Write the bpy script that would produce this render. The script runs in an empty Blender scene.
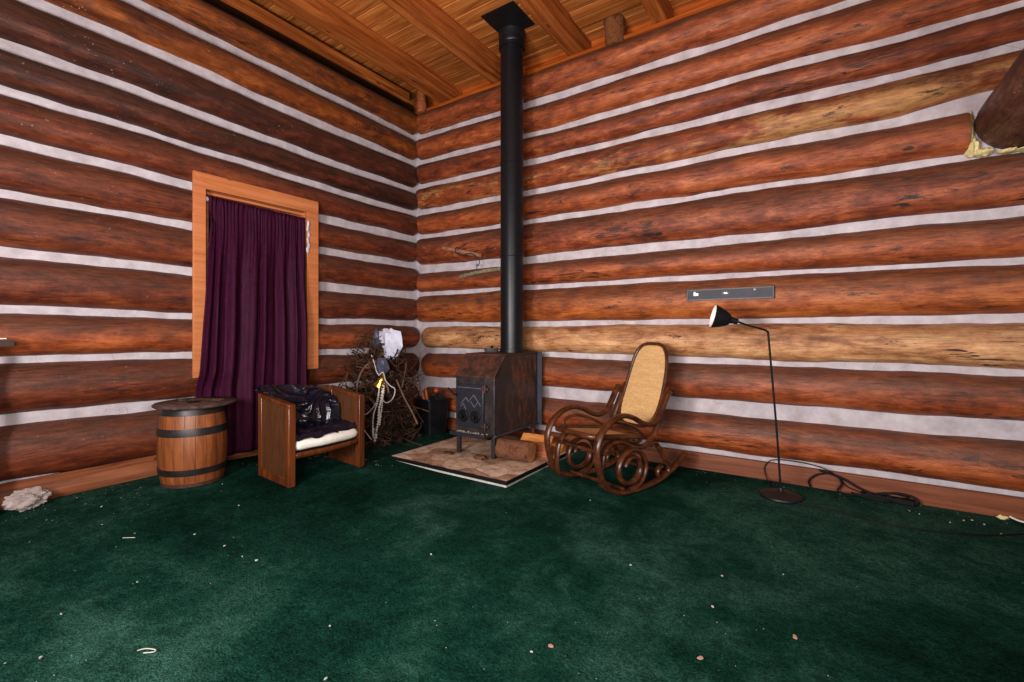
import bpy, bmesh, math, random
from mathutils import Vector, Matrix, noise
PI = math.pi
random.seed(7)
SC = bpy.context.scene
COL = SC.collection

# ------------------------------------------------------------------ mesh builder
class B:
    def __init__(s):
        s.v = []; s.f = []; s.m = []
    def add(s, vs, fs, mi=0):
        n = len(s.v); s.v += [tuple(p) for p in vs]
        s.f += [tuple(i + n for i in f) for f in fs]; s.m += [mi] * len(fs)
    def box(s, c, d, rot=None, mi=0, taper=1.0):
        x, y, z = d[0] / 2, d[1] / 2, d[2] / 2
        vs = [(-x, -y, -z), (x, -y, -z), (x, y, -z), (-x, y, -z)] + \
             [(-x * taper, -y * taper, z), (x * taper, -y * taper, z), (x * taper, y * taper, z), (-x * taper, y * taper, z)]
        if rot is not None: vs = [rot @ Vector(p) for p in vs]
        vs = [(p[0] + c[0], p[1] + c[1], p[2] + c[2]) for p in vs]
        s.add(vs, [(0, 3, 2, 1), (4, 5, 6, 7), (0, 1, 5, 4), (1, 2, 6, 5), (2, 3, 7, 6), (3, 0, 4, 7)], mi)
    def tube(s, pts, r, seg=10, closed=False, caps=True, mi=0, flat=None, up=None):
        pts = [Vector(p) for p in pts]; n = len(pts)
        rs = r if isinstance(r, (list, tuple)) else [r] * n
        prev = None; rings = []
        for i in range(n):
            if closed: t = pts[(i + 1) % n] - pts[i - 1]
            elif i == 0: t = pts[1] - pts[0]
            elif i == n - 1: t = pts[-1] - pts[-2]
            else: t = pts[i + 1] - pts[i - 1]
            if t.length < 1e-9: t = Vector((0, 0, 1))
            t.normalize()
            if up is not None:
                a = Vector(up); a = (a - t * a.dot(t))
            elif prev is None:
                a = Vector((0, 0, 1)) if abs(t.z) < .9 else Vector((1, 0, 0)); a = a - t * a.dot(t)
            else:
                a = prev - t * prev.dot(t)
            if a.length < 1e-6: a = t.orthogonal()
            a.normalize(); prev = a; b = t.cross(a)
            fa, fb = flat or (1, 1)
            rings.append([pts[i] + (a * math.cos(2 * PI * k / seg) * fa + b * math.sin(2 * PI * k / seg) * fb) * rs[i] for k in range(seg)])
        vs = [p for rg in rings for p in rg]; fs = []
        m = n if closed else n - 1
        for i in range(m):
            j = (i + 1) % n
            for k in range(seg):
                l = (k + 1) % seg
                fs.append((i * seg + k, i * seg + l, j * seg + l, j * seg + k))
        if caps and not closed:
            fs.append(tuple(range(seg))[::-1]); fs.append(tuple((n - 1) * seg + k for k in range(seg)))
        s.add(vs, fs, mi)
    def lathe(s, prof, seg=32, c=(0, 0, 0), rot=None, mi=0, caps=True):
        vs = []; fs = []
        for r, z in prof:
            for k in range(seg):
                a = 2 * PI * k / seg
                p = Vector((r * math.cos(a), r * math.sin(a), z))
                if rot is not None: p = rot @ p
                vs.append((p[0] + c[0], p[1] + c[1], p[2] + c[2]))
        for i in range(len(prof) - 1):
            for k in range(seg):
                l = (k + 1) % seg
                fs.append((i * seg + k, i * seg + l, (i + 1) * seg + l, (i + 1) * seg + k))
        if caps and prof[0][0] > 1e-6: fs.append(tuple(range(seg))[::-1])
        if caps and prof[-1][0] > 1e-6: fs.append(tuple((len(prof) - 1) * seg + k for k in range(seg)))
        s.add(vs, fs, mi)
    def prism(s, poly, origin, ux, uy, ext, mi=0):
        o = Vector(origin); ux = Vector(ux); uy = Vector(uy); e = Vector(ext); n = len(poly)
        a = [o + ux * p[0] + uy * p[1] for p in poly]; b = [p + e for p in a]
        fs = [tuple(range(n))[::-1], tuple(range(n, 2 * n))]
        for i in range(n):
            j = (i + 1) % n; fs.append((i, j, n + j, n + i))
        s.add(a + b, fs, mi)
    def grid(s, nu, nv, fn, mi=0, closed_u=False):
        vs = [fn(i / (nu if closed_u else nu - 1), j / (nv - 1)) for j in range(nv) for i in range(nu)]
        fs = []
        for j in range(nv - 1):
            for i in range(nu if closed_u else nu - 1):
                k = (i + 1) % nu
                fs.append((j * nu + i, j * nu + k, (j + 1) * nu + k, (j + 1) * nu + i))
        s.add(vs, fs, mi)

def obj(name, b, mats, parent=None, smooth=40, bevel=0, loc=None, rotz=0, solid=0, subd=0):
    me = bpy.data.meshes.new(name)
    me.from_pydata(b.v, [], b.f)
    if not isinstance(mats, (list, tuple)): mats = [mats]
    for m in mats: me.materials.append(m)
    for p, mi in zip(me.polygons, b.m): p.material_index = mi
    bm = bmesh.new(); bm.from_mesh(me); bmesh.ops.recalc_face_normals(bm, faces=bm.faces)
    if smooth:
        for f in bm.faces: f.smooth = True
        for e in bm.edges:
            if len(e.link_faces) == 2 and e.calc_face_angle(0) > math.radians(smooth): e.smooth = False
    bm.to_mesh(me); bm.free()
    o = bpy.data.objects.new(name, me); COL.objects.link(o)
    if parent is not None: o.parent = parent
    if loc: o.location = loc
    if rotz: o.rotation_euler = (0, 0, rotz)
    if bevel:
        md = o.modifiers.new('bevel', 'BEVEL'); md.width = bevel; md.segments = 2; md.limit_method = 'ANGLE'; md.angle_limit = .6
    if solid:
        md = o.modifiers.new('solid', 'SOLIDIFY'); md.thickness = solid; md.offset = 0
    if subd:
        md = o.modifiers.new('sub', 'SUBSURF'); md.levels = subd; md.render_levels = subd
    return o

def tag(o, label, cat, group=None, kind=None):
    o['label'] = label; o['category'] = cat
    if group: o['group'] = group
    if kind: o['kind'] = kind
    return o
def thing(name, label, cat, loc=(0, 0, 0), rotz=0, group=None, kind=None):
    o = bpy.data.objects.new(name, None); COL.objects.link(o)
    o.empty_display_size = .1
    o.location = loc; o.rotation_euler = (0, 0, rotz)
    return tag(o, label, cat, group, kind)
def structure(o): o['kind'] = 'structure'; return o

def spline(pts, n=8, closed=False):
    P = [Vector(p) for p in pts]; out = []; N = len(P)
    rng = range(N if closed else N - 1)
    for i in rng:
        if closed: a, b, c, d = P[i - 1], P[i], P[(i + 1) % N], P[(i + 2) % N]
        else: a, b, c, d = P[max(i - 1, 0)], P[i], P[i + 1], P[min(i + 2, N - 1)]
        for k in range(n):
            t = k / n
            out.append(.5 * ((2 * b) + (c - a) * t + (2 * a - 5 * b + 4 * c - d) * t * t + (3 * b - a - 3 * c + d) * t ** 3))
    if not closed: out.append(P[-1])
    return out
def sstep(a, b, v):
    t = max(0, min(1, (v - a) / (b - a))); return t * t * (3 - 2 * t)
def floor_z(x, y):            # the old floor lifts a little along the left wall
    return .068 * (1 - sstep(.35, 1.7, x)) * sstep(.5, 2.4, -y)

# ------------------------------------------------------------------ materials
def srgb(r, g, b):
    f = lambda c: (c / 255 / 12.92) if c / 255 <= .04045 else ((c / 255 + .055) / 1.055) ** 2.4
    return (f(r), f(g), f(b), 1)
class N:
    def __init__(s, name):
        s.mat = bpy.data.materials.new(name); s.mat.use_nodes = True
        s.t = s.mat.node_tree; s.t.nodes.clear()
        s.out = s.t.nodes.new('ShaderNodeOutputMaterial'); s.bsdf = s.t.nodes.new('ShaderNodeBsdfPrincipled')
        s.t.links.new(s.bsdf.outputs[0], s.out.inputs[0])
        s.tc = s.t.nodes.new('ShaderNodeTexCoord')
    def n(s, typ, **kw):
        nd = s.t.nodes.new('ShaderNode' + typ)
        for k, v in kw.items(): setattr(nd, k, v)
        return nd
    def put(s, sock, v):
        if isinstance(v, bpy.types.NodeSocket): s.t.links.new(v, sock)
        else: sock.default_value = v
    def coord(s, scale=(1, 1, 1), rnd=False):
        mp = s.n('Mapping'); mp.inputs['Scale'].default_value = scale
        src = s.tc.outputs['Object']
        if rnd:
            oi = s.n('ObjectInfo'); m = s.n('VectorMath', operation='MULTIPLY_ADD')
            c = s.n('CombineXYZ')
            mu = s.n('Math', operation='MULTIPLY'); s.put(mu.inputs[0], oi.outputs['Random']); mu.inputs[1].default_value = 37.0
            for i in range(3): s.put(c.inputs[i], mu.outputs[0])
            a = s.n('VectorMath', operation='ADD'); s.put(a.inputs[0], src); s.put(a.inputs[1], c.outputs[0]); src = a.outputs[0]
        s.put(mp.inputs['Vector'], src); return mp.outputs[0]
    def noise(s, vec, scale=5, detail=6, rough=.6, dist=0):
        nd = s.n('TexNoise'); s.put(nd.inputs['Vector'], vec)
        nd.inputs['Scale'].default_value = scale; nd.inputs['Detail'].default_value = detail
        nd.inputs['Roughness'].default_value = rough; nd.inputs['Distortion'].default_value = dist
        return nd.outputs['Fac']
    def vor(s, vec, scale=5, feat='F1', out='Distance', rand=1):
        nd = s.n('TexVoronoi', feature=feat); s.put(nd.inputs['Vector'], vec); nd.inputs['Scale'].default_value = scale
        nd.inputs['Randomness'].default_value = rand
        return nd.outputs[out]
    def ramp(s, fac, stops):
        nd = s.n('ValToRGB'); s.put(nd.inputs[0], fac); cr = nd.color_ramp
        while len(cr.elements) < len(stops): cr.elements.new(.5)
        for e, (p, c) in zip(cr.elements, stops):
            e.position = p; e.color = c if len(c) == 4 else (*c, 1)
        return nd.outputs[0]
    def step(s, fac, a, b, lo=0, hi=1):
        nd = s.n('MapRange', interpolation_type='SMOOTHSTEP'); s.put(nd.inputs[0], fac)
        nd.inputs[1].default_value = a; nd.inputs[2].default_value = b; nd.inputs[3].default_value = lo; nd.inputs[4].default_value = hi
        return nd.outputs[0]
    def math(s, op, a, b=0):
        nd = s.n('Math', operation=op); s.put(nd.inputs[0], a); s.put(nd.inputs[1], b); return nd.outputs[0]
    def mix(s, fac, a, b, mode='MIX'):
        nd = s.n('Mix', data_type='RGBA', blend_type=mode); s.put(nd.inputs[0], fac); s.put(nd.inputs[6], a); s.put(nd.inputs[7], b)
        return nd.outputs[2]
    def normal_z(s):
        g = s.n('NewGeometry'); x = s.n('SeparateXYZ'); s.put(x.inputs[0], g.outputs['Normal']); return x.outputs[2]
    def pos(s):
        x = s.n('SeparateXYZ'); s.put(x.inputs[0], s.tc.outputs['Object']); return x.outputs
    def bump(s, hgt, strength=.3, dist=.01):
        nd = s.n('Bump'); s.put(nd.inputs['Height'], hgt); nd.inputs['Strength'].default_value = strength; nd.inputs['Distance'].default_value = dist
        s.put(s.bsdf.inputs['Normal'], nd.outputs[0])
    def fin(s, col=None, rough=.5, metal=0, spec=.5, **kw):
        if col is not None: s.put(s.bsdf.inputs['Base Color'], col)
        s.put(s.bsdf.inputs['Roughness'], rough); s.put(s.bsdf.inputs['Metallic'], metal)
        s.put(s.bsdf.inputs['Specular IOR Level'], spec)
        for k, v in kw.items(): s.put(s.bsdf.inputs[k.replace('_', ' ')], v)
        return s.mat

def mat_simple(name, col, rough=.5, metal=0, spec=.5, var=.25, scale=12, bump=0, **kw):
    m = N(name); c = m.coord()
    f = m.noise(c, scale, 5)
    d = tuple(x * (1 - var) for x in col[:3]) + (1,); l = tuple(min(1, x * (1 + var)) for x in col[:3]) + (1,)
    cc = m.ramp(f, [(.3, d), (.7, l)])
    if bump: m.bump(m.noise(c, scale * 6, 4), bump, .004)
    return m.fin(cc, rough, metal, spec, **kw)

def mat_log(name, dark, mid, light, patch=None, patch_lo=.6, dirt=.5, flakes=0.0, black=.45):
    m = N(name)
    raw = m.coord((1, 1, 1), True)
    big = m.noise(m.coord((.9, 3, 3), True), 1.5, 6, .6, .4)
    f = m.noise(m.coord((.9, 4.2, 4.2), True), 2.3, 10, .70, .6)
    mot = m.noise(m.coord((3.2, 6, 6), True), 2.6, 8, .68, .3)
    v = m.math('ADD', m.math('MULTIPLY', f, .6), m.math('MULTIPLY', mot, .4))
    col = m.ramp(v, [(.37, dark), (.50, mid), (.64, light)])
    col = m.mix(m.step(big, .45, .62, 0, .4), col, m.ramp(v, [(.36, mid), (.62, light)]))
    if patch is not None:          # debarked pale areas
        pf = m.step(m.math('ADD', m.math('MULTIPLY', m.noise(m.coord((.7, 3.6, 3.6), True), 1.9, 9, .66, .5), .8), m.math('MULTIPLY', mot, .2)), patch_lo, patch_lo + .12)
        col = m.mix(pf, col, m.ramp(v, [(.34, tuple(x * .25 for x in patch[:3]) + (1,)), (.47, tuple(x * .7 for x in patch[:3]) + (1,)), (.62, patch)]))
    g = m.noise(m.coord((3.5, 30, 30), True), 2.2, 8, .74)
    col = m.mix(.6, col, m.ramp(g, [(.34, (.36, .30, .27, 1)), (.52, (1.0, 1.0, 1.0, 1)), (.68, (1.35, 1.35, 1.3, 1))]), 'MULTIPLY')
    sp = m.step(m.noise(m.coord((7, 16, 16), True), 3.2, 5, .7), .66, .70)
    col = m.mix(m.math('MULTIPLY', sp, .6), col, (.03, .013, .008, 1))
    # long drying cracks and black scars
    cr = m.noise(m.coord((.35, 6, 6), True), 1.6, 4, .55)
    crk = m.step(m.math('ABSOLUTE', m.math('SUBTRACT', cr, .5)), .003, .010, 1, 0)
    crk = m.math('MULTIPLY', crk, m.step(m.noise(raw, 1.1, 2), .5, .6))
    sc = m.step(m.noise(m.coord((1.6, 7, 7), True), 3.1, 9, .74, .3), .565, .635)
    sc = m.math('MULTIPLY', sc, m.step(m.noise(m.coord((.8, 2, 2), True), 1.7, 3), .44, .56))
    col = m.mix(m.math('MULTIPLY', m.math('MAXIMUM', crk, sc), min(1, black + .4)), col, (.016, .008, .006, 1))
    # small pale bruises
    pb = m.step(m.noise(m.coord((2.4, 6, 6), True), 4.2, 6, .66), .69, .73)
    col = m.mix(m.math('MULTIPLY', pb, .55), col, tuple(min(1, x * 1.7) for x in light[:3]) + (1,))
    # knots
    wn = m.n('VectorMath', operation='MULTIPLY_ADD'); tn = m.n('TexNoise'); tn.inputs['Scale'].default_value = 14; tn.inputs['Detail'].default_value = 4
    m.put(tn.inputs['Vector'], raw); m.put(wn.inputs[0], tn.outputs['Color']); wn.inputs[1].default_value = (.10, .10, .10); m.put(wn.inputs[2], m.coord((1.5, 3.0, 3.0), True))
    kd = m.vor(wn.outputs[0], 1.15); kc = m.vor(wn.outputs[0], 1.15, out='Color')
    ks = m.n('SeparateColor'); m.put(ks.inputs[0], kc)
    on = m.step(ks.outputs[0], .5, .51)
    ring = m.step(m.math('ABSOLUTE', m.math('SUBTRACT', kd, .075)), .006, .03, 1, 0)
    core = m.step(kd, .04, .07, 1, 0)
    col = m.mix(m.math('MULTIPLY', m.math('MULTIPLY', ring, on), .15), col, tuple(min(1, x * 1.4) for x in light[:3]) + (1,))
    col = m.mix(m.math('MULTIPLY', m.math('MULTIPLY', core, on), .75), col, (.03, .012, .007, 1))
    # dust settled on upward faces
    nz = m.normal_z()
    du = m.math('MULTIPLY', m.step(nz, -.22, .42), m.step(m.noise(m.coord((2, 8, 8), True), 2, 6, .65), .25, .65, .55, 1))
    col = m.mix(m.math('MULTIPLY', du, dirt), col, m.ramp(g, [(.3, srgb(50, 33, 27)), (.65, srgb(98, 70, 58))]))
    if flakes:
        fl = m.step(m.noise(m.coord((9, 14, 9), True), 6, 2, .5), .69, .72)
        fl = m.math('MULTIPLY', fl, m.step(m.noise(raw, 2.2, 3), .45, .62))
        col = m.mix(m.math('MULTIPLY', fl, flakes), col, (.55, .5, .48, 1))
    m.bump(m.math('ADD', v, m.math('MULTIPLY', g, .3)), .6, .02)
    return m.fin(col, m.step(v, .35, .62, .58, .42), 0, .4)

LOG = dict(
 red=mat_log('log_red', srgb(76, 31, 13), srgb(146, 70, 34), srgb(190, 108, 62), dirt=.85),
 deep=mat_log('log_deep_red', srgb(50, 20, 10), srgb(122, 54, 27), srgb(182, 100, 58), dirt=.85, black=.6),
 orange=mat_log('log_orange', srgb(86, 37, 13), srgb(152, 76, 32), srgb(196, 116, 58), dirt=.75),
 tan=mat_log('log_tan', srgb(120, 72, 42), srgb(194, 138, 94), srgb(228, 186, 138), dirt=.35, black=.65),
 patchy=mat_log('log_patchy', srgb(66, 27, 12), srgb(134, 62, 30), srgb(180, 98, 54), patch=srgb(198, 142, 88), patch_lo=.48, dirt=.55, black=.65),
 dark=mat_log('log_dark', srgb(30, 14, 9), srgb(68, 31, 19), srgb(110, 56, 34), dirt=.75, flakes=.4),
 brown=mat_log('log_brown', srgb(46, 19, 10), srgb(100, 44, 24), srgb(142, 74, 42), dirt=.7, flakes=.25),
 ochre=mat_log('log_ochre', srgb(54, 23, 8), srgb(116, 56, 18), srgb(166, 92, 36), dirt=.8, flakes=.55),
)
def mat_chink():
    m = N('chinking'); c = m.coord()
    f = m.noise(c, 9, 6, .6)
    col = m.ramp(f, [(.25, srgb(164, 154, 158)), (.7, srgb(204, 196, 202))])
    v = m.vor(m.coord((2.2, 2.2, 5)), 3, 'DISTANCE_TO_EDGE')
    crk = m.math('MULTIPLY', m.step(v, .003, .012, 1, 0), m.step(m.noise(c, 2), .55, .65))
    col = m.mix(m.math('MULTIPLY', crk, .5), col, (.12, .1, .1, 1))
    st = m.step(m.noise(m.coord((1, 1, 3)), 3.5, 6, .7), .6, .75)
    col = m.mix(m.math('MULTIPLY', st, .3), col, srgb(130, 110, 104))
    m.bump(m.noise(c, 28, 5, .6), .4, .01)
    return m.fin(col, .9, 0, .15)
CHINK = mat_chink()
def mat_carpet():
    m = N('carpet'); c = m.coord()
    big = m.noise(m.coord((1, 1, 1)), .75, 3, .5, .5)
    md = m.noise(c, 3.5, 7, .68, .3)
    fine = m.noise(c, 120, 3, .75); fine2 = m.noise(c, 40, 4, .75); f3 = m.noise(c, 14, 5, .7)
    col = m.ramp(m.math('ADD', m.math('MULTIPLY', big, .6), m.math('MULTIPLY', md, .4)),
                 [(.38, srgb(15, 46, 37)), (.5, srgb(26, 68, 56)), (.62, srgb(58, 100, 88))])
    col = m.mix(.85, col, m.ramp(fine, [(.32, (.22, .24, .23, 1)), (.56, (1.0, 1.0, 1.0, 1)), (.74, (1.7, 1.7, 1.7, 1))]), 'MULTIPLY')
    col = m.mix(.7, col, m.ramp(fine2, [(.34, (.35, .37, .36, 1)), (.62, (1.2, 1.2, 1.2, 1))]), 'MULTIPLY')
    col = m.mix(.6, col, m.ramp(f3, [(.34, (.5, .5, .5, 1)), (.62, (1.15, 1.15, 1.15, 1))]), 'MULTIPLY')
    m.bump(m.math('ADD', fine, fine2), .9, .015)
    return m.fin(col, .95, 0, .02)
CARPET = mat_carpet()
def mat_plank(name, d, mi, l, axis='x', bw=.159):
    m = N(name); p = m.pos()
    a, b = (p[0], p[1]) if axis == 'x' else (p[1], p[0])
    idx = m.math('FLOOR', m.math('DIVIDE', b, bw))
    wn = m.n('TexWhiteNoise', noise_dimensions='1D'); m.put(wn.inputs['W'], idx)
    sc = (.8, 14, 14) if axis == 'x' else (14, .8, 14)
    mp = m.n('VectorMath', operation='ADD'); m.put(mp.inputs[0], m.coord(sc))
    cx = m.n('CombineXYZ'); m.put(cx.inputs[0], m.math('MULTIPLY', wn.outputs[0], 30)); m.put(mp.inputs[1], cx.outputs[0])
    f = m.noise(mp.outputs[0], 2, 7, .6, .8)
    col = m.ramp(f, [(.28, d), (.5, mi), (.75, l)])
    col = m.mix(.6, col, m.ramp(wn.outputs[0], [(0, (.55, .5, .45, 1)), (1, (1.15, 1.1, 1.05, 1))]), 'MULTIPLY')
    kd = m.vor(m.coord((2.2, 5, 5) if axis == 'x' else (5, 2.2, 5)), 1.2)
    col = m.mix(m.step(kd, .05, .09, .75, 0), col, srgb(70, 30, 10))
    m.bump(f, .25, .006)
    return m.fin(col, .5, 0, .4)
PLANK = mat_plank('ceiling_plank_wood', srgb(122, 62, 24), srgb(180, 108, 50), srgb(214, 146, 82))
BEAMW = mat_plank('beam_wood', srgb(104, 48, 17), srgb(158, 86, 36), srgb(198, 122, 62), 'y', 5.0)
RIMW = mat_plank('rim_wood', srgb(120, 52, 12), srgb(178, 88, 26), srgb(212, 118, 44), 'x', 5.0)
BASEW = mat_plank('base_plank_wood', srgb(92, 44, 26), srgb(134, 76, 48), srgb(160, 100, 68), 'x', 5.0)
CASEW = mat_plank('casing_wood', srgb(176, 104, 62), srgb(198, 124, 78), srgb(212, 140, 94), 'y', 5.0)
def mat_wood(name, d, mi, l, rough=.4, sc=(9, 9, .9), s=2.5, coat=0):
    m = N(name); f = m.noise(m.coord(sc, True), s, 7, .62, .8)
    col = m.ramp(f, [(.28, d), (.52, mi), (.78, l)])
    m.bump(f, .2, .004)
    return m.fin(col, rough, 0, .45, Coat_Weight=coat, Coat_Roughness=.25)
CHAIRW = mat_wood('chair_oak', srgb(56, 26, 10), srgb(90, 45, 18), srgb(120, 66, 30), .38, coat=.2)
CHAIRD = mat_wood('chair_panel', srgb(56, 30, 12), srgb(78, 44, 20), srgb(94, 56, 27), .55, (30, 30, 3))
BENT = mat_wood('bentwood', srgb(36, 17, 8), srgb(74, 38, 18), srgb(116, 64, 32), .36, (7, 7, 7), 2, .15)
def mat_stave():
    m = N('barrel_staves'); p = m.pos()
    ang = m.math('ARCTAN2', p[1], p[0])
    idx = m.math('FLOOR', m.math('MULTIPLY', m.math('ADD', ang, PI), 20 / (2 * PI)))
    wn = m.n('TexWhiteNoise', noise_dimensions='1D'); m.put(wn.inputs['W'], idx)
    f = m.noise(m.coord((12, 12, 1.6)), 2, 6, .6, .5)
    col = m.ramp(f, [(.3, srgb(98, 52, 25)), (.55, srgb(136, 78, 40)), (.8, srgb(164, 102, 58))])
    col = m.mix(.6, col, m.ramp(wn.outputs[0], [(0, (.62, .55, .5, 1)), (1, (1.1, 1.08, 1.05, 1))]), 'MULTIPLY')
    fr = m.math('FRACT', m.math('MULTIPLY', m.math('ADD', ang, PI), 20 / (2 * PI)))
    gap = m.step(m.math('ABSOLUTE', m.math('SUBTRACT', fr, .5)), .465, .49)
    col = m.mix(m.math('MULTIPLY', gap, .8), col, (.02, .01, .006, 1))
    m.bump(m.math('SUBTRACT', f, m.math('MULTIPLY', gap, 2)), .35, .006)
    return m.fin(col, .45, 0, .4)
STAVE = mat_stave()
def mat_rust(name, base, rust, lo, rough=.5, metal=.5, sc=(6, 6, 2.5), ygrad=False):
    m = N(name); c = m.coord(sc)
    f = m.noise(c, 2.2, 8, .68, .4); g = m.noise(m.coord(), 40, 5, .7)
    k = m.step(f, lo - .1, lo + .25)
    if ygrad: k = m.math('MULTIPLY', k, m.step(m.pos()[1], -.28, .0, .1, 1.0))
    col = m.mix(k, m.ramp(g, [(.3, tuple(x * .6 for x in base[:3]) + (1,)), (.7, base)]),
                m.ramp(g, [(.3, tuple(x * .35 for x in rust[:3]) + (1,)), (.65, rust)]))
    m.bump(g, .25, .003)
    return m.fin(col, m.step(f, lo, lo + .14, rough, .85), m.math('MULTIPLY', m.math('SUBTRACT', 1, k), metal), .4)
STEEL = mat_rust('stove_steel', srgb(58, 54, 56), srgb(150, 88, 46), .49, .42, .35, ygrad=True)
STEELR = mat_rust('stove_rusty_plate', srgb(66, 52, 48), srgb(104, 54, 32), .44, .5, .3, (5, 5, 5))
STEELD = mat_rust('stove_dark_door', srgb(58, 58, 66), srgb(70, 55, 48), .66, .36, .35)
BLACKM = mat_simple('black_metal', (.006, .006, .007, 1), .6, 0, .2)
IRON = mat_simple('iron_hoop', srgb(52, 48, 48), .45, .6, var=.4)
PIPEM = mat_rust('pipe_black', (.011, .0115, .015, 1), srgb(44, 42, 44), .66, .38, .25, (3, 3, 2))
BOXM = mat_simple('ceiling_box_black', (.008, .008, .009, 1), .5, .2)
def mat_stone():
    m = N('hearth_stone'); c = m.coord((1, 1, 1))
    w = m.n('VectorMath', operation='MULTIPLY_ADD'); nz = m.n('TexNoise'); nz.inputs['Scale'].default_value = 5; nz.inputs['Detail'].default_value = 4
    m.put(nz.inputs['Vector'], c); m.put(w.inputs[0], nz.outputs['Color']); w.inputs[1].default_value = (.12, .12, .12); m.put(w.inputs[2], c)
    e = m.vor(w.outputs[0], 4.4, 'DISTANCE_TO_EDGE'); cc = m.vor(w.outputs[0], 4.4, out='Color')
    sp = m.n('SeparateColor'); m.put(sp.inputs[0], cc)
    col = m.ramp(sp.outputs[0], [(0, srgb(150, 116, 94)), (.35, srgb(204, 180, 158)), (.6, srgb(176, 142, 118)), (1, srgb(220, 202, 186))])
    f = m.noise(c, 14, 7, .7)
    col = m.mix(.8, col, m.ramp(f, [(.36, (.42, .32, .26, 1)), (.54, (1.0, .97, .94, 1)), (.66, (1.15, 1.12, 1.1, 1))]), 'MULTIPLY')
    col = m.mix(m.step(e, .006, .03, .7, 0), col, srgb(150, 140, 128))
    dirt = m.step(m.noise(c, 30, 4, .7), .66, .72)
    col = m.mix(m.math('MULTIPLY', dirt, .6), col, srgb(70, 40, 28))
    m.bump(m.math('ADD', m.step(e, 0, .04), f), .4, .008)
    return m.fin(col, .75, 0, .3)
STONE = mat_stone()
FOAMB = mat_simple('hearth_backing', srgb(176, 172, 164), .85, var=.2, scale=40)
def mat_cane():
    m = N('woven_cane'); p = m.pos(); c = m.coord()
    wx = m.math('SINE', m.math('MULTIPLY', p[0], 560)); wz = m.math('SINE', m.math('MULTIPLY', p[2], 470))
    w = m.math('MULTIPLY', wx, wz)
    f = m.noise(c, 150, 2, .5); b = m.noise(m.coord((4, 4, 30)), 2, 4)
    col = m.ramp(m.math('ADD', m.math('MULTIPLY', w, .16), f), [(.2, srgb(172, 130, 84)), (.52, srgb(206, 166, 116)), (.8, srgb(224, 190, 144))])
    col = m.mix(.5, col, m.ramp(b, [(.35, (.8, .74, .64, 1)), (.65, (1.08, 1.06, 1.04, 1))]), 'MULTIPLY')
    m.bump(w, .5, .002)
    return m.fin(col, .6, 0, .3)
CANE = mat_cane()
def mat_curtain():
    m = N('curtain_plum'); c = m.coord((60, 60, 4)); f = m.noise(c, 2, 4)
    slub = m.noise(m.coord((3, 3, 120)), 2, 3)
    col = m.ramp(f, [(.3, srgb(40, 7, 28)), (.7, srgb(66, 15, 46))])
    col = m.mix(.4, col, m.ramp(slub, [(.35, (.7, .7, .7, 1)), (.65, (1.2, 1.2, 1.2, 1))]), 'MULTIPLY')
    m.bump(slub, .15, .002)
    return m.fin(col, .65, 0, .12)
CURT = mat_curtain()
def mat_bag():
    m = N('black_plastic'); c = m.coord()
    n1 = m.math('ABSOLUTE', m.math('SUBTRACT', m.noise(c, 16, 3, .5, .8), .5)); n2 = m.math('ABSOLUTE', m.math('SUBTRACT', m.noise(c, 38, 2, .5, .6), .5))
    m.bump(m.math('ADD', n1, m.math('MULTIPLY', n2, .2)), .45, .03)
    return m.fin((.005, .006, .016, 1), .24, 0, .7)
BAG = mat_bag()
WHITEF = mat_simple('white_cushion', srgb(226, 222, 214), .9, var=.08, scale=30, bump=.2)
WHITE = mat_simple('white_plastic', srgb(230, 228, 226), .4, var=.04)
PAPER = mat_simple('crumpled_paper', srgb(196, 198, 216), .7, var=.15, scale=14)
GREYBAG = mat_simple('grey_plastic', srgb(74, 76, 92), .35, var=.3, scale=10)
GOLD = mat_simple('gold_foil', srgb(210, 160, 70), .25, .9, var=.15)
BEAD = mat_simple('silver_bead', srgb(214, 208, 204), .35, .1, var=.2, scale=60)
COPPER = mat_simple('copper_handle', srgb(176, 88, 46), .35, .4, var=.2)
def mat_twig():
    m = N('dry_twig'); f = m.noise(m.coord((1, 1, 1)), 9, 4, .7)
    col = m.ramp(f, [(.25, srgb(26, 15, 11)), (.47, srgb(58, 37, 27)), (.62, srgb(98, 70, 52)), (.74, srgb(156, 126, 100))])
    return m.fin(col, .7, 0, .3)
TWIG = mat_twig()
DRIFT = mat_simple('driftwood', srgb(150, 108, 80), .75, var=.4, scale=30, bump=.4)
DRIFTG = mat_simple('mossy_driftwood', srgb(128, 116, 92), .8, var=.4, scale=40, bump=.4)
CORDM = mat_simple('black_cord', (.005, .005, .006, 1), .6, 0, .2)
TWINE = mat_simple('dark_twine', srgb(44, 38, 36), .7)
BUCKM = mat_simple('black_pail', (.007, .008, .010, 1), .35, spec=.5, var=.4)
SCRAP = mat_simple('pale_scrap', srgb(176, 176, 166), .8, var=.15)
LEVELM = mat_simple('level_grey', srgb(60, 60, 70), .55, 0, .3, var=.2)
LEVELD = mat_simple('level_dark', srgb(32, 32, 38), .4, .2)
VIAL = mat_simple('vial_pale', srgb(150, 154, 150), .15, spec=.6, var=.05)  # plain pale grey of the vials
SHADEIN = mat_simple('shade_white_inside', srgb(232, 230, 226), .5, var=.03)
def mat_bark(name, d, l, pale):
    m = N(name); f = m.noise(m.coord((9, 9, 9), True), 2.4, 8, .7, .6)
    col = m.ramp(f, [(.28, d), (.5, l), (.7, l), (.8, pale)])
    m.bump(f, .8, .02); return m.fin(col, .85, 0, .2)
BARK = mat_bark('firewood_bark', srgb(48, 28, 20), srgb(112, 74, 54), srgb(206, 168, 138))
BARKD = mat_bark('post_bark', srgb(66, 38, 22), srgb(124, 76, 44), srgb(176, 124, 84))
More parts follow.
